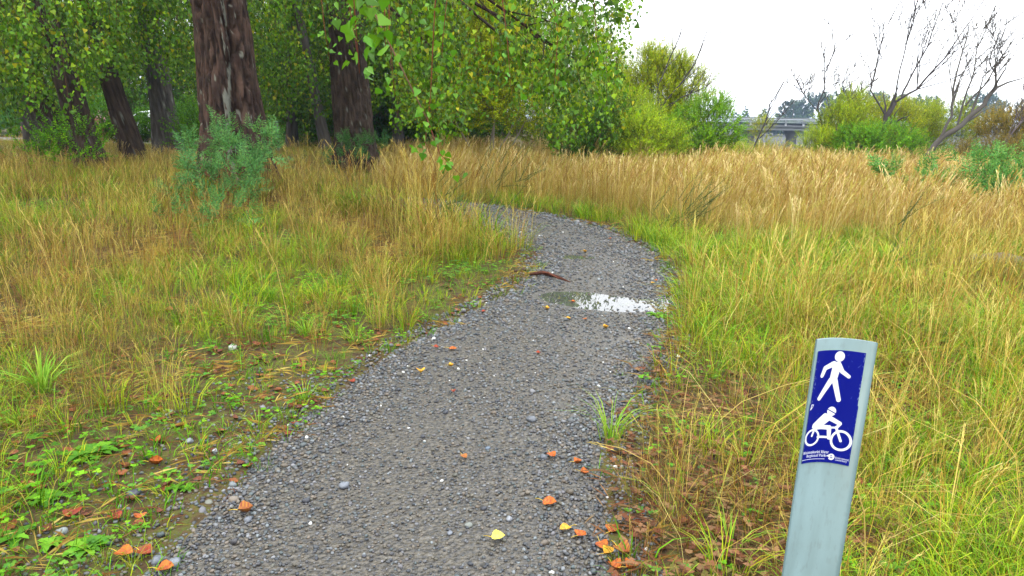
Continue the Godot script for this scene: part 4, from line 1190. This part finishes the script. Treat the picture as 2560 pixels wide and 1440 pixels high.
			if d < 7.0 and edge < 1.6 and rng.randf() < (0.42 if left else 0.2):
				var i := rng.randi() % 2
				lb[i].put(Transform3D(Basis.from_euler(Vector3(rng.randf_range(-0.3, 0.3), rng.randf() * TAU, rng.randf_range(-0.3, 0.3))).scaled(Vector3.ONE * rng.randf_range(0.5, 1.1)), Vector3(px, H(px, pz) + 0.004, pz)), Color.WHITE)
		d += s
	var said := {"short": ["short_grass", "short green grass creeping along the path's verges", "grass"], "green": ["green_grass", "arching green grass tufts on both sides of the path", "grass"], "mixed": ["meadow_grass", "matted olive and straw meadow grass", "grass"], "matted": ["matted_grass", "matted green and brown grass covering the left bank", "grass"], "rusty": ["rusty_grass", "red-brown withered grass in patches beside the path", "grass"], "withered": ["withered_clover", "red-brown withered clover in the right verge", "ground cover"], "brown": ["dead_grass", "flattened red-brown dead grass along the right verge", "grass"], "arching": ["arching_grass", "long pale grass blades arching over the right verge", "grass"], "lime": ["bright_grass", "bright yellow-green grass bending over in the right verge", "grass"], "straw": ["dry_grass", "dry straw-coloured stalks with seed heads", "grass"], "gold": ["golden_grass", "tall golden seeding grass filling the field", "grass"], "clover": ["clover_cover", "low clover leaves between the grass", "ground cover"], "dead": ["dead_grass", "flattened dead brown blades on the soil", "grass"]}
	for k in kinds:
		for i in (kinds[k][0] as Array).size():
			var o := scatter(said[k][0], kinds[k][0][i], M.grass, kinds[k][1][i])
			if o: tag(o, said[k][1], said[k][2], "", "stuff")
	for i in 2:
		var o := scatter("leaf_litter", lit[i], M.dead, lb[i])
		if o: tag(o, "small rotting brown leaves scattered in the verges", "leaf litter", "", "stuff")
	# single tufts and stalks that stand out
	var one := func(called: String, m: Mesh, x: float, z: float, label: String, category: String, group: String) -> void:
		var t := thing(called, label, category, Vector3(x, H(x, z), z), rng.randf() * TAU, group)
		part("blades", m, M.grass, t)
	var fresh := [Color(0.11, 0.24, 0.016), Color(0.15, 0.28, 0.02), Color(0.19, 0.29, 0.025)]
	for g in [["bright green grass tuft, largest in the left verge, blades fanned upward", -2.68, -3.75, 44, 0.2, 0.36, 0.010], ["upright bright green grass tuft in the matted grass left of the bend", -2.14, -7.6, 30, 0.3, 0.5, 0.008], ["arching green grass tuft beside the upright one left of the bend", -1.75, -7.9, 34, 0.25, 0.4, 0.008], ["flat star-shaped grass tuft between the white stone and the path", -1.5, -4.9, 36, 0.10, 0.2, 0.006], ["spreading grass tuft touching the path's left edge beyond the star-shaped one", -1.1, -4.75, 30, 0.10, 0.2, 0.006], ["flat grass tuft overhanging the gravel at the path's left edge", -1.17, -3.72, 40, 0.08, 0.17, 0.006], ["sparse grass tuft rooted in gravel just nearer than the overhanging one", -1.3, -3.35, 24, 0.07, 0.14, 0.005], ["yellow-green grass tuft hanging over the path's right edge", 0.52, -3.3, 40, 0.16, 0.34, 0.006], ["long-bladed green tuft left of the marker post's foot", 0.85, -2.35, 26, 0.12, 0.26, 0.006]]:
		one.call("grass_tuft", tuft(fresh, g[3], g[4], g[5], 0.5, 1.1, g[6], 0.05), g[1], g[2], g[0], "grass tuft", "separate grass tufts")
	for g in [["long dry stalk leaning left at the picture's left edge", -3.9, -5.3, -0.3, 0.95], ["tall dry stalk beside the one at the left edge", -3.75, -5.6, -0.22, 0.85], ["third dry stalk, greener, a step right of the tall pair", -3.55, -5.75, -0.2, 0.8], ["solitary leaning straw stalk above the flat star-shaped tuft", -1.72, -5.2, -0.26, 0.78], ["bent straw stalk reaching over the gravel from the right verge", 0.75, -2.75, -0.75, 0.55], ["golden arching stalk right of the marker post", 1.25, -2.1, -0.3, 0.6], ["tall pale seed stalk rising behind the marker post's top", 1.55, -3.4, 0.25, 0.85], ["tall pale seed stalk leaning right at the grey log", 3.9, -6.3, 0.3, 1.0], ["long fallen straw lying slantwise up the right verge", 0.95, -3.3, 0.9, 0.7]]:
		var st := begin()
		var h: float = g[4]
		var tip := Vector3(g[3] * h, h * (0.95 if absf(g[3]) < 0.5 else 0.55), rng.randf_range(-0.1, 0.1))
		var mid := Vector3(tip.x * 0.35, tip.y * 0.6, tip.z * 0.4)
		tube(st, [Vector3(0, -0.02, 0), mid * 0.5, mid, mid.lerp(tip, 0.5) + Vector3(0, 0.02, 0), tip], [0.0028, 0.0026, 0.0023, 0.0018, 0.001], 4, Color(0.45, 0.34, 0.10))
		for k in 9:
			blade_leaf(st, mid.lerp(tip, 0.55 + 0.05 * k), (tip - mid).normalized() * 1.5 + ball() * 0.6, ball(), 0.035, 0.006)
		var t := thing("grass_stalk", g[0], "grass stalk", Vector3(g[1], H(g[1], g[2]), g[2]), 0.0, "single long stalks")
		part("stalk", done(st), M.grass, t)
	# broad-leaved weeds in the left corner
	var weeds := [["bright green dandelion rosette, largest weed in the left verge", -1.96, -3.0, 0.13, 16], ["young dock with broad pale leaves at the left bottom corner", -1.86, -2.33, 0.10, 6], ["small weed rosette below the dandelion", -1.91, -2.6, 0.09, 10], ["scalloped weed rosette at the gravel's left end", -1.55, -2.28, 0.09, 12], ["small weed rosette above the scalloped one", -1.7, -2.3, 0.07, 10], ["three-leaved seedling in the gravel beside the brown stalked leaf", -1.43, -2.72, 0.06, 5], ["small green seedling between pebbles nearer the dandelion", -1.52, -2.85, 0.055, 5], ["crisp little weed at the path's left edge", -1.38, -2.72, 0.05, 8], ["yellowish weed seedling by the orange leaves at the gravel's left end", -1.43, -2.42, 0.05, 6], ["bushy low weed at the puddle's right end", 1.22, -5.62, 0.12, 18]]
	for w in weeds:
		var t := thing("weed", w[0], "weed", Vector3(w[1], H(w[1], w[2]) + 0.004, w[2]), 0.0, "broad-leaved weeds")
		for i in int(w[4]):
			var st := begin()
			st.set_color(pick([Color(0.07, 0.19, 0.012), Color(0.10, 0.23, 0.015), Color(0.055, 0.15, 0.012)]))
			var a: float = TAU * i / w[4] + rng.randf_range(-0.3, 0.3)
			var out := Vector3(cos(a), 0, sin(a))
			var len_: float = 0.85 * w[3] * rng.randf_range(0.7, 1.15)
			var side := Vector3(-out.z, 0, out.x)
			var last := []
			var lift := rng.randf_range(0.25, 0.8)
			for k in 7:
				var v := k / 6.0
				var wd := len_ * (0.05 + 0.20 * sin(PI * pow(v, 0.8))) * (1.15 if k % 2 else 0.75)
				if k == 6: wd = 0.002
				var c := out * len_ * v + Vector3(0, len_ * (lift * v - lift * 0.85 * v * v), 0)
				var now := [c - side * wd + Vector3(0, wd * 0.35, 0), c, c + side * wd + Vector3(0, wd * 0.35, 0)]
				if k:
					quad(st, last[0], now[0], now[1], last[1])
					quad(st, last[1], now[1], now[2], last[2])
				last = now
			part("leaf", done(st), M.grass, t)

# ---------------------------------------------------------------- gravel, stones
func build_gravel() -> void:
	var tones := [Color(0.057, 0.057, 0.06), Color(0.082, 0.083, 0.088), Color(0.034, 0.035, 0.038), Color(0.12, 0.125, 0.13), Color(0.075, 0.062, 0.045), Color(0.03, 0.033, 0.04), Color(0.085, 0.077, 0.062), Color(0.055, 0.066, 0.068), Color(0.10, 0.085, 0.065)]
	var shapes := [pebble(1, 0), pebble(2, 0), pebble(3, 0), pebble(4, 0)]
	var bags := [Bag.new(), Bag.new(), Bag.new(), Bag.new()]
	var d := 1.6
	while d < 14.0:
		var s := 0.0095 + 0.0026 * d
		var x := -3.0 if d < 6.0 else -2.0
		while x < 2.6:
			var px := x + rng.randf_range(-0.6, 0.6) * s
			var pz := -d + rng.randf_range(-0.6, 0.6) * s
			x += s
			var o := trail(px, pz).x
			var n := patch.get_noise_2d(px * 3.0, pz * 3.0)
			var left := px < -0.4
			if sink(px, pz) > 0.010 and rng.randf() < (0.93 if px < 0.8 else 0.6): continue
			if o > (0.75 if left and d < 4.2 else 0.16): continue
			var want := 0.62 + 0.5 * n + (0.5 * smoothstep(-0.45, -0.1, o))
			if o > 0.0: want = (0.5 if left else 0.7) * exp(-o * 4.0) + 0.06
			if rng.randf() > want: continue
			var r := s * (0.2 + 0.42 * pow(rng.randf(), 1.6)) * (1.0 + 0.35 * smoothstep(-0.6, 0.0, o))
			if rng.randf() < 0.018: r *= rng.randf_range(1.3, 2.1)
			var c := pick(tones)
			if rng.randf() < 0.0025: c = Color(0.5, 0.5, 0.48)
			var y := maxf(path_y(px, pz, o), H(px, pz) - (0.03 if o < 0.0 else 0.0))
			bags[rng.randi() % 4].put(Transform3D(Basis.from_euler(Vector3(rng.randf_range(-0.5, 0.5), rng.randf() * TAU, rng.randf_range(-0.5, 0.5))).scaled(Vector3(r, r, r)), Vector3(px, y + r * 0.3, pz)), c)
		d += s
	for i in 4:
		var o := scatter("path_gravel", shapes[i], M.stone, bags[i])
		tag(o, "loose grey gravel stones covering the path", "gravel", "", "stuff")
	var grey := Color(0.12, 0.13, 0.15)
	var k := 20
	for s in [["smooth blue-grey cobble, largest stone on the path", -0.71, -2.75, 0.026, grey], ["pale grey pebble near the orange leaf at the path's right side", 0.01, -2.52, 0.017, Color(0.2, 0.21, 0.23)], ["flat grey stone up the path beyond the two orange leaves", 0.17, -3.06, 0.02, grey * 0.8], ["dark rounded stone flush in the upper gravel", 0.12, -3.48, 0.028, grey * 0.7], ["small bluish stone beside the brown leaf in mid path", -0.1, -3.14, 0.014, Color(0.08, 0.11, 0.15)], ["greenish flat stone left of the pale pebble", -0.15, -2.47, 0.016, Color(0.14, 0.15, 0.13)], ["grey pebble next to the greenish stone", -0.22, -2.42, 0.013, grey * 1.1], ["white quartz stone lying in the grass left of the path", -1.91, -4.57, 0.038, Color(0.42, 0.41, 0.39)], ["large grey stone at the gravel's left end", -1.19, -2.2, 0.028, grey * 1.1], ["slab-like grey stone beside the large one at the gravel's left end", -1.27, -2.23, 0.026, grey], ["pale round pebble among the weeds beside the path", -1.41, -3.07, 0.016, Color(0.3, 0.32, 0.33)], ["grey stone left of the pale round pebble", -1.57, -3.16, 0.022, Color(0.17, 0.18, 0.2)], ["olive oval stone at the path's left edge", -1.25, -2.63, 0.022, Color(0.12, 0.12, 0.09)], ["dark stone among the red leaves in the left verge", -1.58, -2.66, 0.03, Color(0.05, 0.055, 0.07)], ["light grey stone among the weeds of the left corner", -1.71, -2.38, 0.022, Color(0.2, 0.22, 0.22)], ["bright white pebble at the path's left edge", -1.16, -3.4, 0.010, Color(0.6, 0.6, 0.58)], ["small white pebble in mid path", -0.52, -3.35, 0.008, Color(0.5, 0.5, 0.48)], ["flat grey stone under the brown stalked leaf", -1.03, -2.48, 0.018, grey]]:
		k += 1
		var x: float = s[1]
		var z: float = s[2]
		var o := top("stone", pebble(k, 2), null, s[0], "stone", "larger stones")
		var r: float = s[3]
		var sm := mat("stone face", s[4], 0.45, false)
		sm.albedo_texture = speckle()
		sm.uv1_triplanar = true
		sm.uv1_scale = Vector3(0.8, 0.8, 0.8)
		o.material_override = sm
		o.scale = Vector3(r, r, r)
		o.rotation = Vector3(0, rng.randf() * TAU, 0)
		o.position = Vector3(x, ground_y(x, z) + r * 0.3, z)

var _speckle: NoiseTexture2D
func speckle() -> NoiseTexture2D:
	if _speckle == null: _speckle = noise_tex(31, 0.05, [Color(0.6, 0.6, 0.6), Color(1, 1, 1)], [0.25, 0.75], 256)
	return _speckle

# ---------------------------------------------------------------- marker post
func capsule(im: Image, a: Vector2, b: Vector2, r0: float, r1: float, c: Color) -> void:
	var s := Vector2(im.get_width(), im.get_height())
	var lo := (a.min(b) - Vector2.ONE * (maxf(r0, r1) + 2.0)).clamp(Vector2.ZERO, s)
	var hi := (a.max(b) + Vector2.ONE * (maxf(r0, r1) + 2.0)).clamp(Vector2.ZERO, s)
	var ab := b - a
	for y in range(int(lo.y), int(hi.y)):
		for x in range(int(lo.x), int(hi.x)):
			var p := Vector2(x + 0.5, y + 0.5) - a
			var t := clampf(p.dot(ab) / maxf(ab.length_squared(), 1e-6), 0, 1)
			var k := clampf(lerpf(r0, r1, t) - (p - ab * t).length() + 0.5, 0, 1)
			if k > 0.0: im.set_pixel(x, y, im.get_pixel(x, y).lerp(c, k))

func ring(im: Image, o: Vector2, r: float, w: float, c: Color, from := 0.0, to := TAU) -> void:
	var last := o + Vector2(cos(from), sin(from)) * r
	for i in range(1, 49):
		var a := lerpf(from, to, i / 48.0)
		var now := o + Vector2(cos(a), sin(a)) * r
		capsule(im, last, now, w, w, c)
		last = now

func polygon(im: Image, pts: Array, c: Color) -> void:
	var pk := PackedVector2Array(pts)
	var lo := Vector2(1e9, 1e9)
	var hi := Vector2(-1e9, -1e9)
	for p in pk:
		lo = lo.min(p)
		hi = hi.max(p)
	for y in range(maxi(0, int(lo.y)), mini(im.get_height(), int(hi.y) + 1)):
		for x in range(maxi(0, int(lo.x)), mini(im.get_width(), int(hi.x) + 1)):
			var k := 0.0
			for q in [Vector2(0.25, 0.25), Vector2(0.75, 0.25), Vector2(0.25, 0.75), Vector2(0.75, 0.75)]:
				if Geometry2D.is_point_in_polygon(Vector2(x, y) + q, pk): k += 0.25
			if k > 0.0: im.set_pixel(x, y, im.get_pixel(x, y).lerp(c, k))

func letters(im: Image, said: String, at: Vector2, height: float, c: Color, squeeze := 1.0) -> void:
	var f := SystemFont.new()
	f.font_names = PackedStringArray(["Droid Sans"])
	f.font_weight = 700
	var tm := TextMesh.new()
	tm.font = f
	tm.text = said
	tm.font_size = 64
	tm.pixel_size = 0.01
	tm.depth = 0.0
	tm.horizontal_alignment = HORIZONTAL_ALIGNMENT_LEFT
	tm.vertical_alignment = VERTICAL_ALIGNMENT_BOTTOM
	var arr := tm.get_mesh_arrays()
	var v: PackedVector3Array = arr[Mesh.ARRAY_VERTEX]
	var idx: PackedInt32Array = arr[Mesh.ARRAY_INDEX]
	var k := height / 0.64
	for i in range(0, idx.size(), 3):
		var p := []
		for j in 3: p.append(at + Vector2(v[idx[i + j]].x * k * squeeze, -v[idx[i + j]].y * k))
		polygon(im, p, c)

func build_post() -> void:
	var blue := Color(0.002, 0.006, 0.16).linear_to_srgb()
	var white := Color(0.62, 0.63, 0.62).linear_to_srgb()
	# the walking sticker
	var W := 300.0
	var a := Image.create_empty(300, 320, false, Image.FORMAT_RGB8)
	a.fill(blue)
	var q := func(u: float, v: float) -> Vector2: return Vector2(u * 300.0, v * 320.0)
	capsule(a, q.call(0.52, 0.115), q.call(0.521, 0.115), 31, 31, white)
	capsule(a, q.call(0.42, 0.255), q.call(0.24, 0.33), 17, 14, white)
	capsule(a, q.call(0.24, 0.33), q.call(0.19, 0.47), 14, 12, white)
	capsule(a, q.call(0.52, 0.26), q.call(0.62, 0.39), 17, 13, white)
	capsule(a, q.call(0.62, 0.39), q.call(0.76, 0.47), 13, 11, white)
	polygon(a, [q.call(0.36, 0.215), q.call(0.55, 0.215), q.call(0.585, 0.27), q.call(0.53, 0.58), q.call(0.37, 0.58), q.call(0.40, 0.30)], white)
	capsule(a, q.call(0.41, 0.56), q.call(0.20, 0.90), 18, 13, white)
	capsule(a, q.call(0.49, 0.56), q.call(0.63, 0.92), 18, 14, white)
	capsule(a, q.call(0.44, 0.56), q.call(0.48, 0.56), 18, 18, white)
	# the cycling sticker
	var b := Image.create_empty(540, 648, false, Image.FORMAT_RGB8)
	b.fill(blue)
	q = func(u: float, v: float) -> Vector2: return Vector2(u * 540.0, v * 648.0)
	capsule(b, q.call(0.52, 0.145), q.call(0.521, 0.145), 50, 50, white)
	capsule(b, q.call(0.41, 0.105), q.call(0.63, 0.185), 5, 5, blue)
	polygon(b, [q.call(0.34, 0.21), q.call(0.44, 0.20), q.call(0.56, 0.26), q.call(0.36, 0.40), q.call(0.17, 0.43), q.call(0.13, 0.40), q.call(0.17, 0.34)], white)
	capsule(b, q.call(0.40, 0.23), q.call(0.20, 0.38), 34, 34, white)
	capsule(b, q.call(0.46, 0.24), q.call(0.72, 0.335), 26, 22, white)
	capsule(b, q.call(0.72, 0.335), q.call(0.68, 0.40), 22, 14, white)
	capsule(b, q.call(0.22, 0.40), q.call(0.52, 0.415), 24, 24, white)
	capsule(b, q.call(0.52, 0.415), q.call(0.545, 0.585), 26, 19, white)
	capsule(b, q.call(0.545, 0.585), q.call(0.60, 0.60), 16, 14, white)
	capsule(b, q.call(0.15, 0.44), q.call(0.68, 0.405), 10, 10, white)
	capsule(b, q.call(0.66, 0.40), q.call(0.785, 0.615), 14, 14, white)
	capsule(b, q.call(0.20, 0.43), q.call(0.16, 0.545), 12, 12, white)
	capsule(b, q.call(0.30, 0.57), q.call(0.54, 0.575), 12, 12, white)
	ring(b, q.call(0.165, 0.575), 82.0, 11.0, white)
	ring(b, q.call(0.785, 0.61), 100.0, 13.0, white)
	letters(b, "Waimakariri River", q.call(0.01, 0.865), 42.0, white, 0.86)
	letters(b, "Regional Park", q.call(0.10, 0.925), 42.0, white, 0.86)
	capsule(b, q.call(0.0, 0.945), q.call(0.52, 0.945), 2.5, 2.5, white)
	# the swooping bird-like emblem
	ring(b, q.call(0.655, 0.90), 26.0, 9.0, white, -2.6, 2.4)
	capsule(b, q.call(0.615, 0.905), q.call(0.69, 0.895), 6, 6, white)
	polygon(b, [q.call(0.54, 0.895), q.call(0.60, 0.865), q.call(0.635, 0.872), q.call(0.615, 0.905), q.call(0.58, 0.898)], white)
	letters(b, "Environment", q.call(0.735, 0.93), 28.0, white, 0.78)
	letters(b, "Canterbury", q.call(0.735, 0.965), 28.0, white, 0.78)
	# peeled corner: the bare backing shows
	polygon(b, [q.call(0.04, 0.015), q.call(0.10, 0.02), q.call(0.075, 0.07), q.call(0.045, 0.10), q.call(0.02, 0.11)], white)
	polygon(b, [q.call(0.05, 0.03), q.call(0.085, 0.03), q.call(0.055, 0.08)], blue)

	var scr := RandomNumberGenerator.new()
	scr.seed = 4
	for im in [a, b]:   # scuffs in the print
		for i in 16:
			var o := Vector2(scr.randf() * im.get_width(), scr.randf() * im.get_height())
			capsule(im, o, o + Vector2(scr.randf_range(-14, 14), scr.randf_range(-20, 20)), 0.9, 0.5, Color(0.32, 0.36, 0.62))
		for i in 40:
			var o := Vector2((scr.randf() * 0.05 if i % 2 else 1.0 - scr.randf() * 0.02) * im.get_width(), scr.randf() * im.get_height())
			capsule(im, o, o + Vector2(0, scr.randf_range(2, 9)), 1.6, 1.0, Color(0.45, 0.5, 0.62))
	var at := Vector3(0.638, 0.0, -1.30)
	var post := thing("marker_post", "leaning grey plastic marker post with blue walking and cycling stickers", "marker post", Vector3(at.x, H(at.x, at.z) - 0.05, at.z), -0.07)
	post.rotation.z = -0.012
	var tall := 1.238
	var half := 0.056
	var bow := func(u: float) -> float: return -0.018 * (1.0 - u * u)    # the face is hollow towards the path
	var st := begin()
	var n := 20
	var thick := 0.0045
	var prof := []
	for i in n + 1:
		var u := i * 2.0 / n - 1.0
		prof.append(Vector2(u * half, bow.call(u)))
	prof.append(Vector2(half + 0.0015, 0.002))
	prof.append(Vector2(half + 0.003, -0.001))
	for i in n + 1:
		var u := 1.0 - i * 2.0 / n
		prof.append(Vector2(u * (half + 0.001), bow.call(u) - thick))
	prof.append(Vector2(-half - 0.003, -0.001))
	prof.append(Vector2(-half - 0.0015, 0.002))
	var c := prof.size()
	for i in c:
		var p: Vector2 = prof[i]
		var r: Vector2 = prof[(i + 1) % c]
		quad(st, Vector3(p.x, 0, p.y), Vector3(p.x, tall, p.y), Vector3(r.x, tall, r.y), Vector3(r.x, 0, r.y))
	for i in n:   # the cut top
		var k: int = n + 3
		var p0: Vector2 = prof[i]
		var p1: Vector2 = prof[i + 1]
		var r0: Vector2 = prof[k + n - i]
		var r1: Vector2 = prof[k + n - i - 1]
		quad(st, Vector3(p0.x, tall, p0.y), Vector3(r0.x, tall, r0.y), Vector3(r1.x, tall, r1.y), Vector3(p1.x, tall, p1.y))
	part("post", done(st), M.plastic, post)
	var sheet := func(im: Image, u0: float, u1: float, y0: float, y1: float, proud: float, called: String, label: String) -> void:
		var s := begin()
		for i in n:
			for j in 2:
				pass
			var ua := lerpf(u0, u1, float(i) / n)
			var ub := lerpf(u0, u1, float(i + 1) / n)
			var pa := Vector3(ua * half, y0, bow.call(ua) + proud)
			var pb := Vector3(ub * half, y0, bow.call(ub) + proud)
			var up := Vector3(0, y1 - y0, 0)
			for w in [[pa, Vector2(float(i) / n, 1)], [pa + up, Vector2(float(i) / n, 0)], [pb + up, Vector2(float(i + 1) / n, 0)], [pa, Vector2(float(i) / n, 1)], [pb + up, Vector2(float(i + 1) / n, 0)], [pb, Vector2(float(i + 1) / n, 1)]]:
				s.set_uv(w[1])
				s.add_vertex(w[0])
		var m := StandardMaterial3D.new()
		m.resource_name = called
		m.albedo_texture = ImageTexture.create_from_image(im)
		m.roughness = 0.35
		m.metallic_specular = 0.3
		m.cull_mode = BaseMaterial3D.CULL_DISABLED
		part(called, done(s), m, post).set_meta("label", label)
	sheet.call(a, -0.90, 0.76, tall - 0.137, tall - 0.024, 0.0008, "walking_sticker", "blue sticker with a white walking figure")
	sheet.call(b, -0.92, 0.78, tall - 0.266, tall - 0.1345, 0.0016, "cycling_sticker", "blue sticker with a white cyclist and small lettering")

# ---------------------------------------------------------------- leaves and sticks on the ground
func build_small() -> void:
	var tones := {"o": [Color(0.34, 0.095, 0.016), Color(0.2, 0.045, 0.012)], "y": [Color(0.48, 0.29, 0.03), Color(0.36, 0.15, 0.02)], "b": [Color(0.17, 0.045, 0.02), Color(0.28, 0.12, 0.02)], "r": [Color(0.22, 0.035, 0.015), Color(0.12, 0.025, 0.015)], "p": [Color(0.5, 0.48, 0.06), Color(0.58, 0.5, 0.08)]}
	var shapes := {}
	for k in tones: shapes[k] = [curled_leaf(1.0, 0.25, tones[k]), curled_leaf(1.0, 0.7, tones[k]), curled_leaf(1.0, 1.2, tones[k])]
	var said := [
		["large orange leaf flat on the gravel at the path's right side", 0.18, -2.65, "o", 0.075, 0, 1.2], ["pale yellow leaf with a long stalk, nearest on the path", -0.03, -2.38, "p", 0.065, 1, 1.5], ["golden leaf with its stalk on the gravel beside the drooping right verge", 0.23, -2.45, "y", 0.06, 1, -1.0], ["orange leaf touching the golden leaf by the right verge", 0.29, -2.42, "o", 0.06, 1, 2.4], ["rusty leaf under the bent straw at the right verge", 0.37, -2.37, "o", 0.06, 1, 0.4], ["yellow leaf against the rusty leaf at the right verge", 0.39, -2.33, "y", 0.055, 2, 2.0],
		["orange leaf with an upright stalk, left of the pair up the path's right side", 0.21, -3.07, "o", 0.055, 1, 0.5], ["dark orange leaf, upper of the pair at the path's right side", 0.33, -3.01, "o", 0.05, 2, 1.9], ["dark orange leaf, lower of the pair at the path's right side", 0.35, -2.91, "o", 0.048, 2, 1.4], ["small brown leaf alone in mid path", -0.21, -3.03, "b", 0.045, 1, 0.7], ["tan leaf with a stalk lying across the upper path", -0.38, -4.26, "y", 0.045, 2, 1.5], ["round orange leaf lying on the upper left of the path", -0.4, -4.62, "o", 0.07, 0, 1.4], ["yellow-brown curled leaf left of mid path", -0.56, -4.13, "y", 0.065, 2, 0.3],
		["brown curled leaf with a pale yellow stalk at the path's left side", -1.05, -2.52, "b", 0.075, 2, 1.7], ["salmon-orange leaf standing on edge in the left verge", -1.71, -3.12, "o", 0.06, 2, 0.9], ["orange-brown stalked leaf in the left verge", -1.61, -2.91, "o", 0.075, 2, 1.8], ["red leaf at the gravel's left margin", -1.2, -2.94, "r", 0.045, 1, 0.2], ["bright orange leaf cut by the bottom of the picture", -1.2, -2.16, "o", 0.075, 1, 1.6], ["orange leaf, left of two beside the large grey stones", -1.39, -2.24, "o", 0.08, 1, 1.4], ["deep red leaf, right of two beside the large grey stones", -1.32, -2.25, "r", 0.075, 1, 1.2],
		["red leaf, left of the three in the left verge's leaf patch", -1.55, -2.47, "r", 0.065, 1, 0.9], ["orange leaf, middle of the three in the left verge's leaf patch", -1.46, -2.48, "o", 0.055, 1, 0.4], ["dark red leaf lying left of the leaf patch", -1.73, -2.48, "r", 0.08, 1, 0.3], ["yellow leaf nearest the long puddle's near shore", 0.46, -5.42, "y", 0.05, 1, 1.4], ["tan leaf lying by the long puddle's left tip", 0.3, -5.7, "y", 0.05, 2, 1.2], ["orange leaf just off the long puddle's near shore", 0.59, -5.41, "o", 0.045, 1, 0.2], ["yellow stalked leaf on the gravel right of mid path below the puddle", 0.73, -5.18, "y", 0.055, 2, 1.6],
		["yellow leaf floating in the long puddle", 0.55, -6.05, "o", 0.05, 1, 1.2], ["yellow twig-like leaf beside the small puddle", 0.87, -8.3, "y", 0.06, 2, 1.5], ["orange leaf at the right margin of the bend", 1.45, -6.9, "o", 0.05, 1, 0.5], ["yellow leaf against the orange one at the right margin of the bend", 1.4, -6.78, "y", 0.045, 1, 1.5], ["orange leaf at the far end of the visible path", 1.3, -9.28, "o", 0.06, 1, 0.5], ["orange leaf at the bottom of the right verge, left of two", 0.40, -2.24, "o", 0.065, 2, 0.5], ["orange leaf at the bottom of the right verge, right of two", 0.46, -2.23, "o", 0.065, 2, 2.0], ["brown papery leaf above the two orange leaves at the right verge", 0.44, -2.32, "b", 0.08, 2, 0.6], ["tilted tan leaf caught in the straw of the right verge", 0.43, -2.5, "o", 0.07, 1, 2.4],
		["dark red leaf on the gravel under the left bank", -0.52, -4.63, "r", 0.05, 1, 1.2], ["dark red leaf near the puddle's left bank", -0.23, -5.57, "r", 0.05, 1, 1.3], ["small red-brown leaf right of mid path", 0.19, -4.57, "r", 0.04, 1, 1.2], ["red leaf in the left bank at the white stone's height", -0.96, -4.0, "r", 0.055, 1, 0.9], ["red leaf beside the white pebble at the path's left edge", -1.12, -3.39, "r", 0.045, 1, 0.5], ["red-brown leaf alone left of mid path", -0.33, -3.82, "r", 0.035, 2, 0.3], ["orange leaf on dry grass near the large bright tuft", -2.48, -3.36, "o", 0.06, 1, 1.0], ["red leaf beside the dandelion rosette", -2.08, -2.78, "r", 0.055, 1, 1.7], ["large brown leaf, left of the pair in the bare spot on the left", -2.74, -5.38, "b", 0.1, 2, 1.4], ["large brown leaf, right of the pair in the bare spot on the left", -2.62, -5.34, "b", 0.09, 2, 1.0]]
	for s in said:
		var x: float = s[1]
		var z: float = s[2]
		var o := top("fallen_leaf", shapes[s[3]][s[5]], M.dead, s[0], "leaf", "fallen leaves")
		o.scale = Vector3.ONE * float(s[4]) * 0.82
		o.rotation = Vector3(rng.randf_range(-0.12, 0.12), s[6], rng.randf_range(-0.12, 0.12))
		o.position = Vector3(x, ground_y(x, z) + 0.008, z)
	# driftwood at the left edge of the bend
	var st := begin()
	tube(st, [Vector3(0, 0.03, 0), Vector3(0.12, 0.05, -0.05), Vector3(0.28, 0.03, -0.02), Vector3(0.46, 0.012, 0.1)], [0.016, 0.022, 0.016, 0.007], 8, Color(0.06, 0.025, 0.018))
	tube(st, [Vector3(0.12, 0.05, -0.05), Vector3(0.2, 0.07, 0.02), Vector3(0.33, 0.03, 0.06)], [0.014, 0.010, 0.005], 6, Color(0.11, 0.04, 0.025))
	var br := thing("broken_branch", "wet red-brown broken branch poking onto the path at the bend", "branch", Vector3(0.18, ground_y(0.18, -7.0), -7.0), -0.35)
	part("wood", done(st), M.bark, br)
	st = begin()
	tube(st, [Vector3(0, 0.02, 0), Vector3(0.09, 0.035, 0.0), Vector3(0.17, 0.02, 0.02)], [0.014, 0.02, 0.012], 8, Color(0.07, 0.045, 0.035))
	br = thing("broken_branch", "short grey stub of wood left of the wet red-brown branch", "branch", Vector3(0.02, ground_y(0.02, -7.15) + 0.004, -7.15), 0.4)
	part("wood", done(st), M.bark, br)
	st = begin()
	tube(st, [Vector3(-0.45, 0.06, 0), Vector3(-0.2, 0.11, 0.02), Vector3(0.15, 0.12, 0), Vector3(0.5, 0.07, -0.03)], [0.05, 0.085, 0.09, 0.06], 12, Color(0.115, 0.105, 0.095))
	tube(st, [Vector3(-0.2, 0.15, 0), Vector3(-0.45, 0.16, 0.1), Vector3(-0.6, 0.12, 0.15)], [0.03, 0.02, 0.008], 6, Color(0.07, 0.05, 0.04))
	var lg := thing("weathered_log", "grey weathered log half buried in grass toward the right border", "log", Vector3(5.2, H(5.2, -7.5) - 0.02, -7.5), 0.1)
	part("wood", done(st), M.bark, lg)
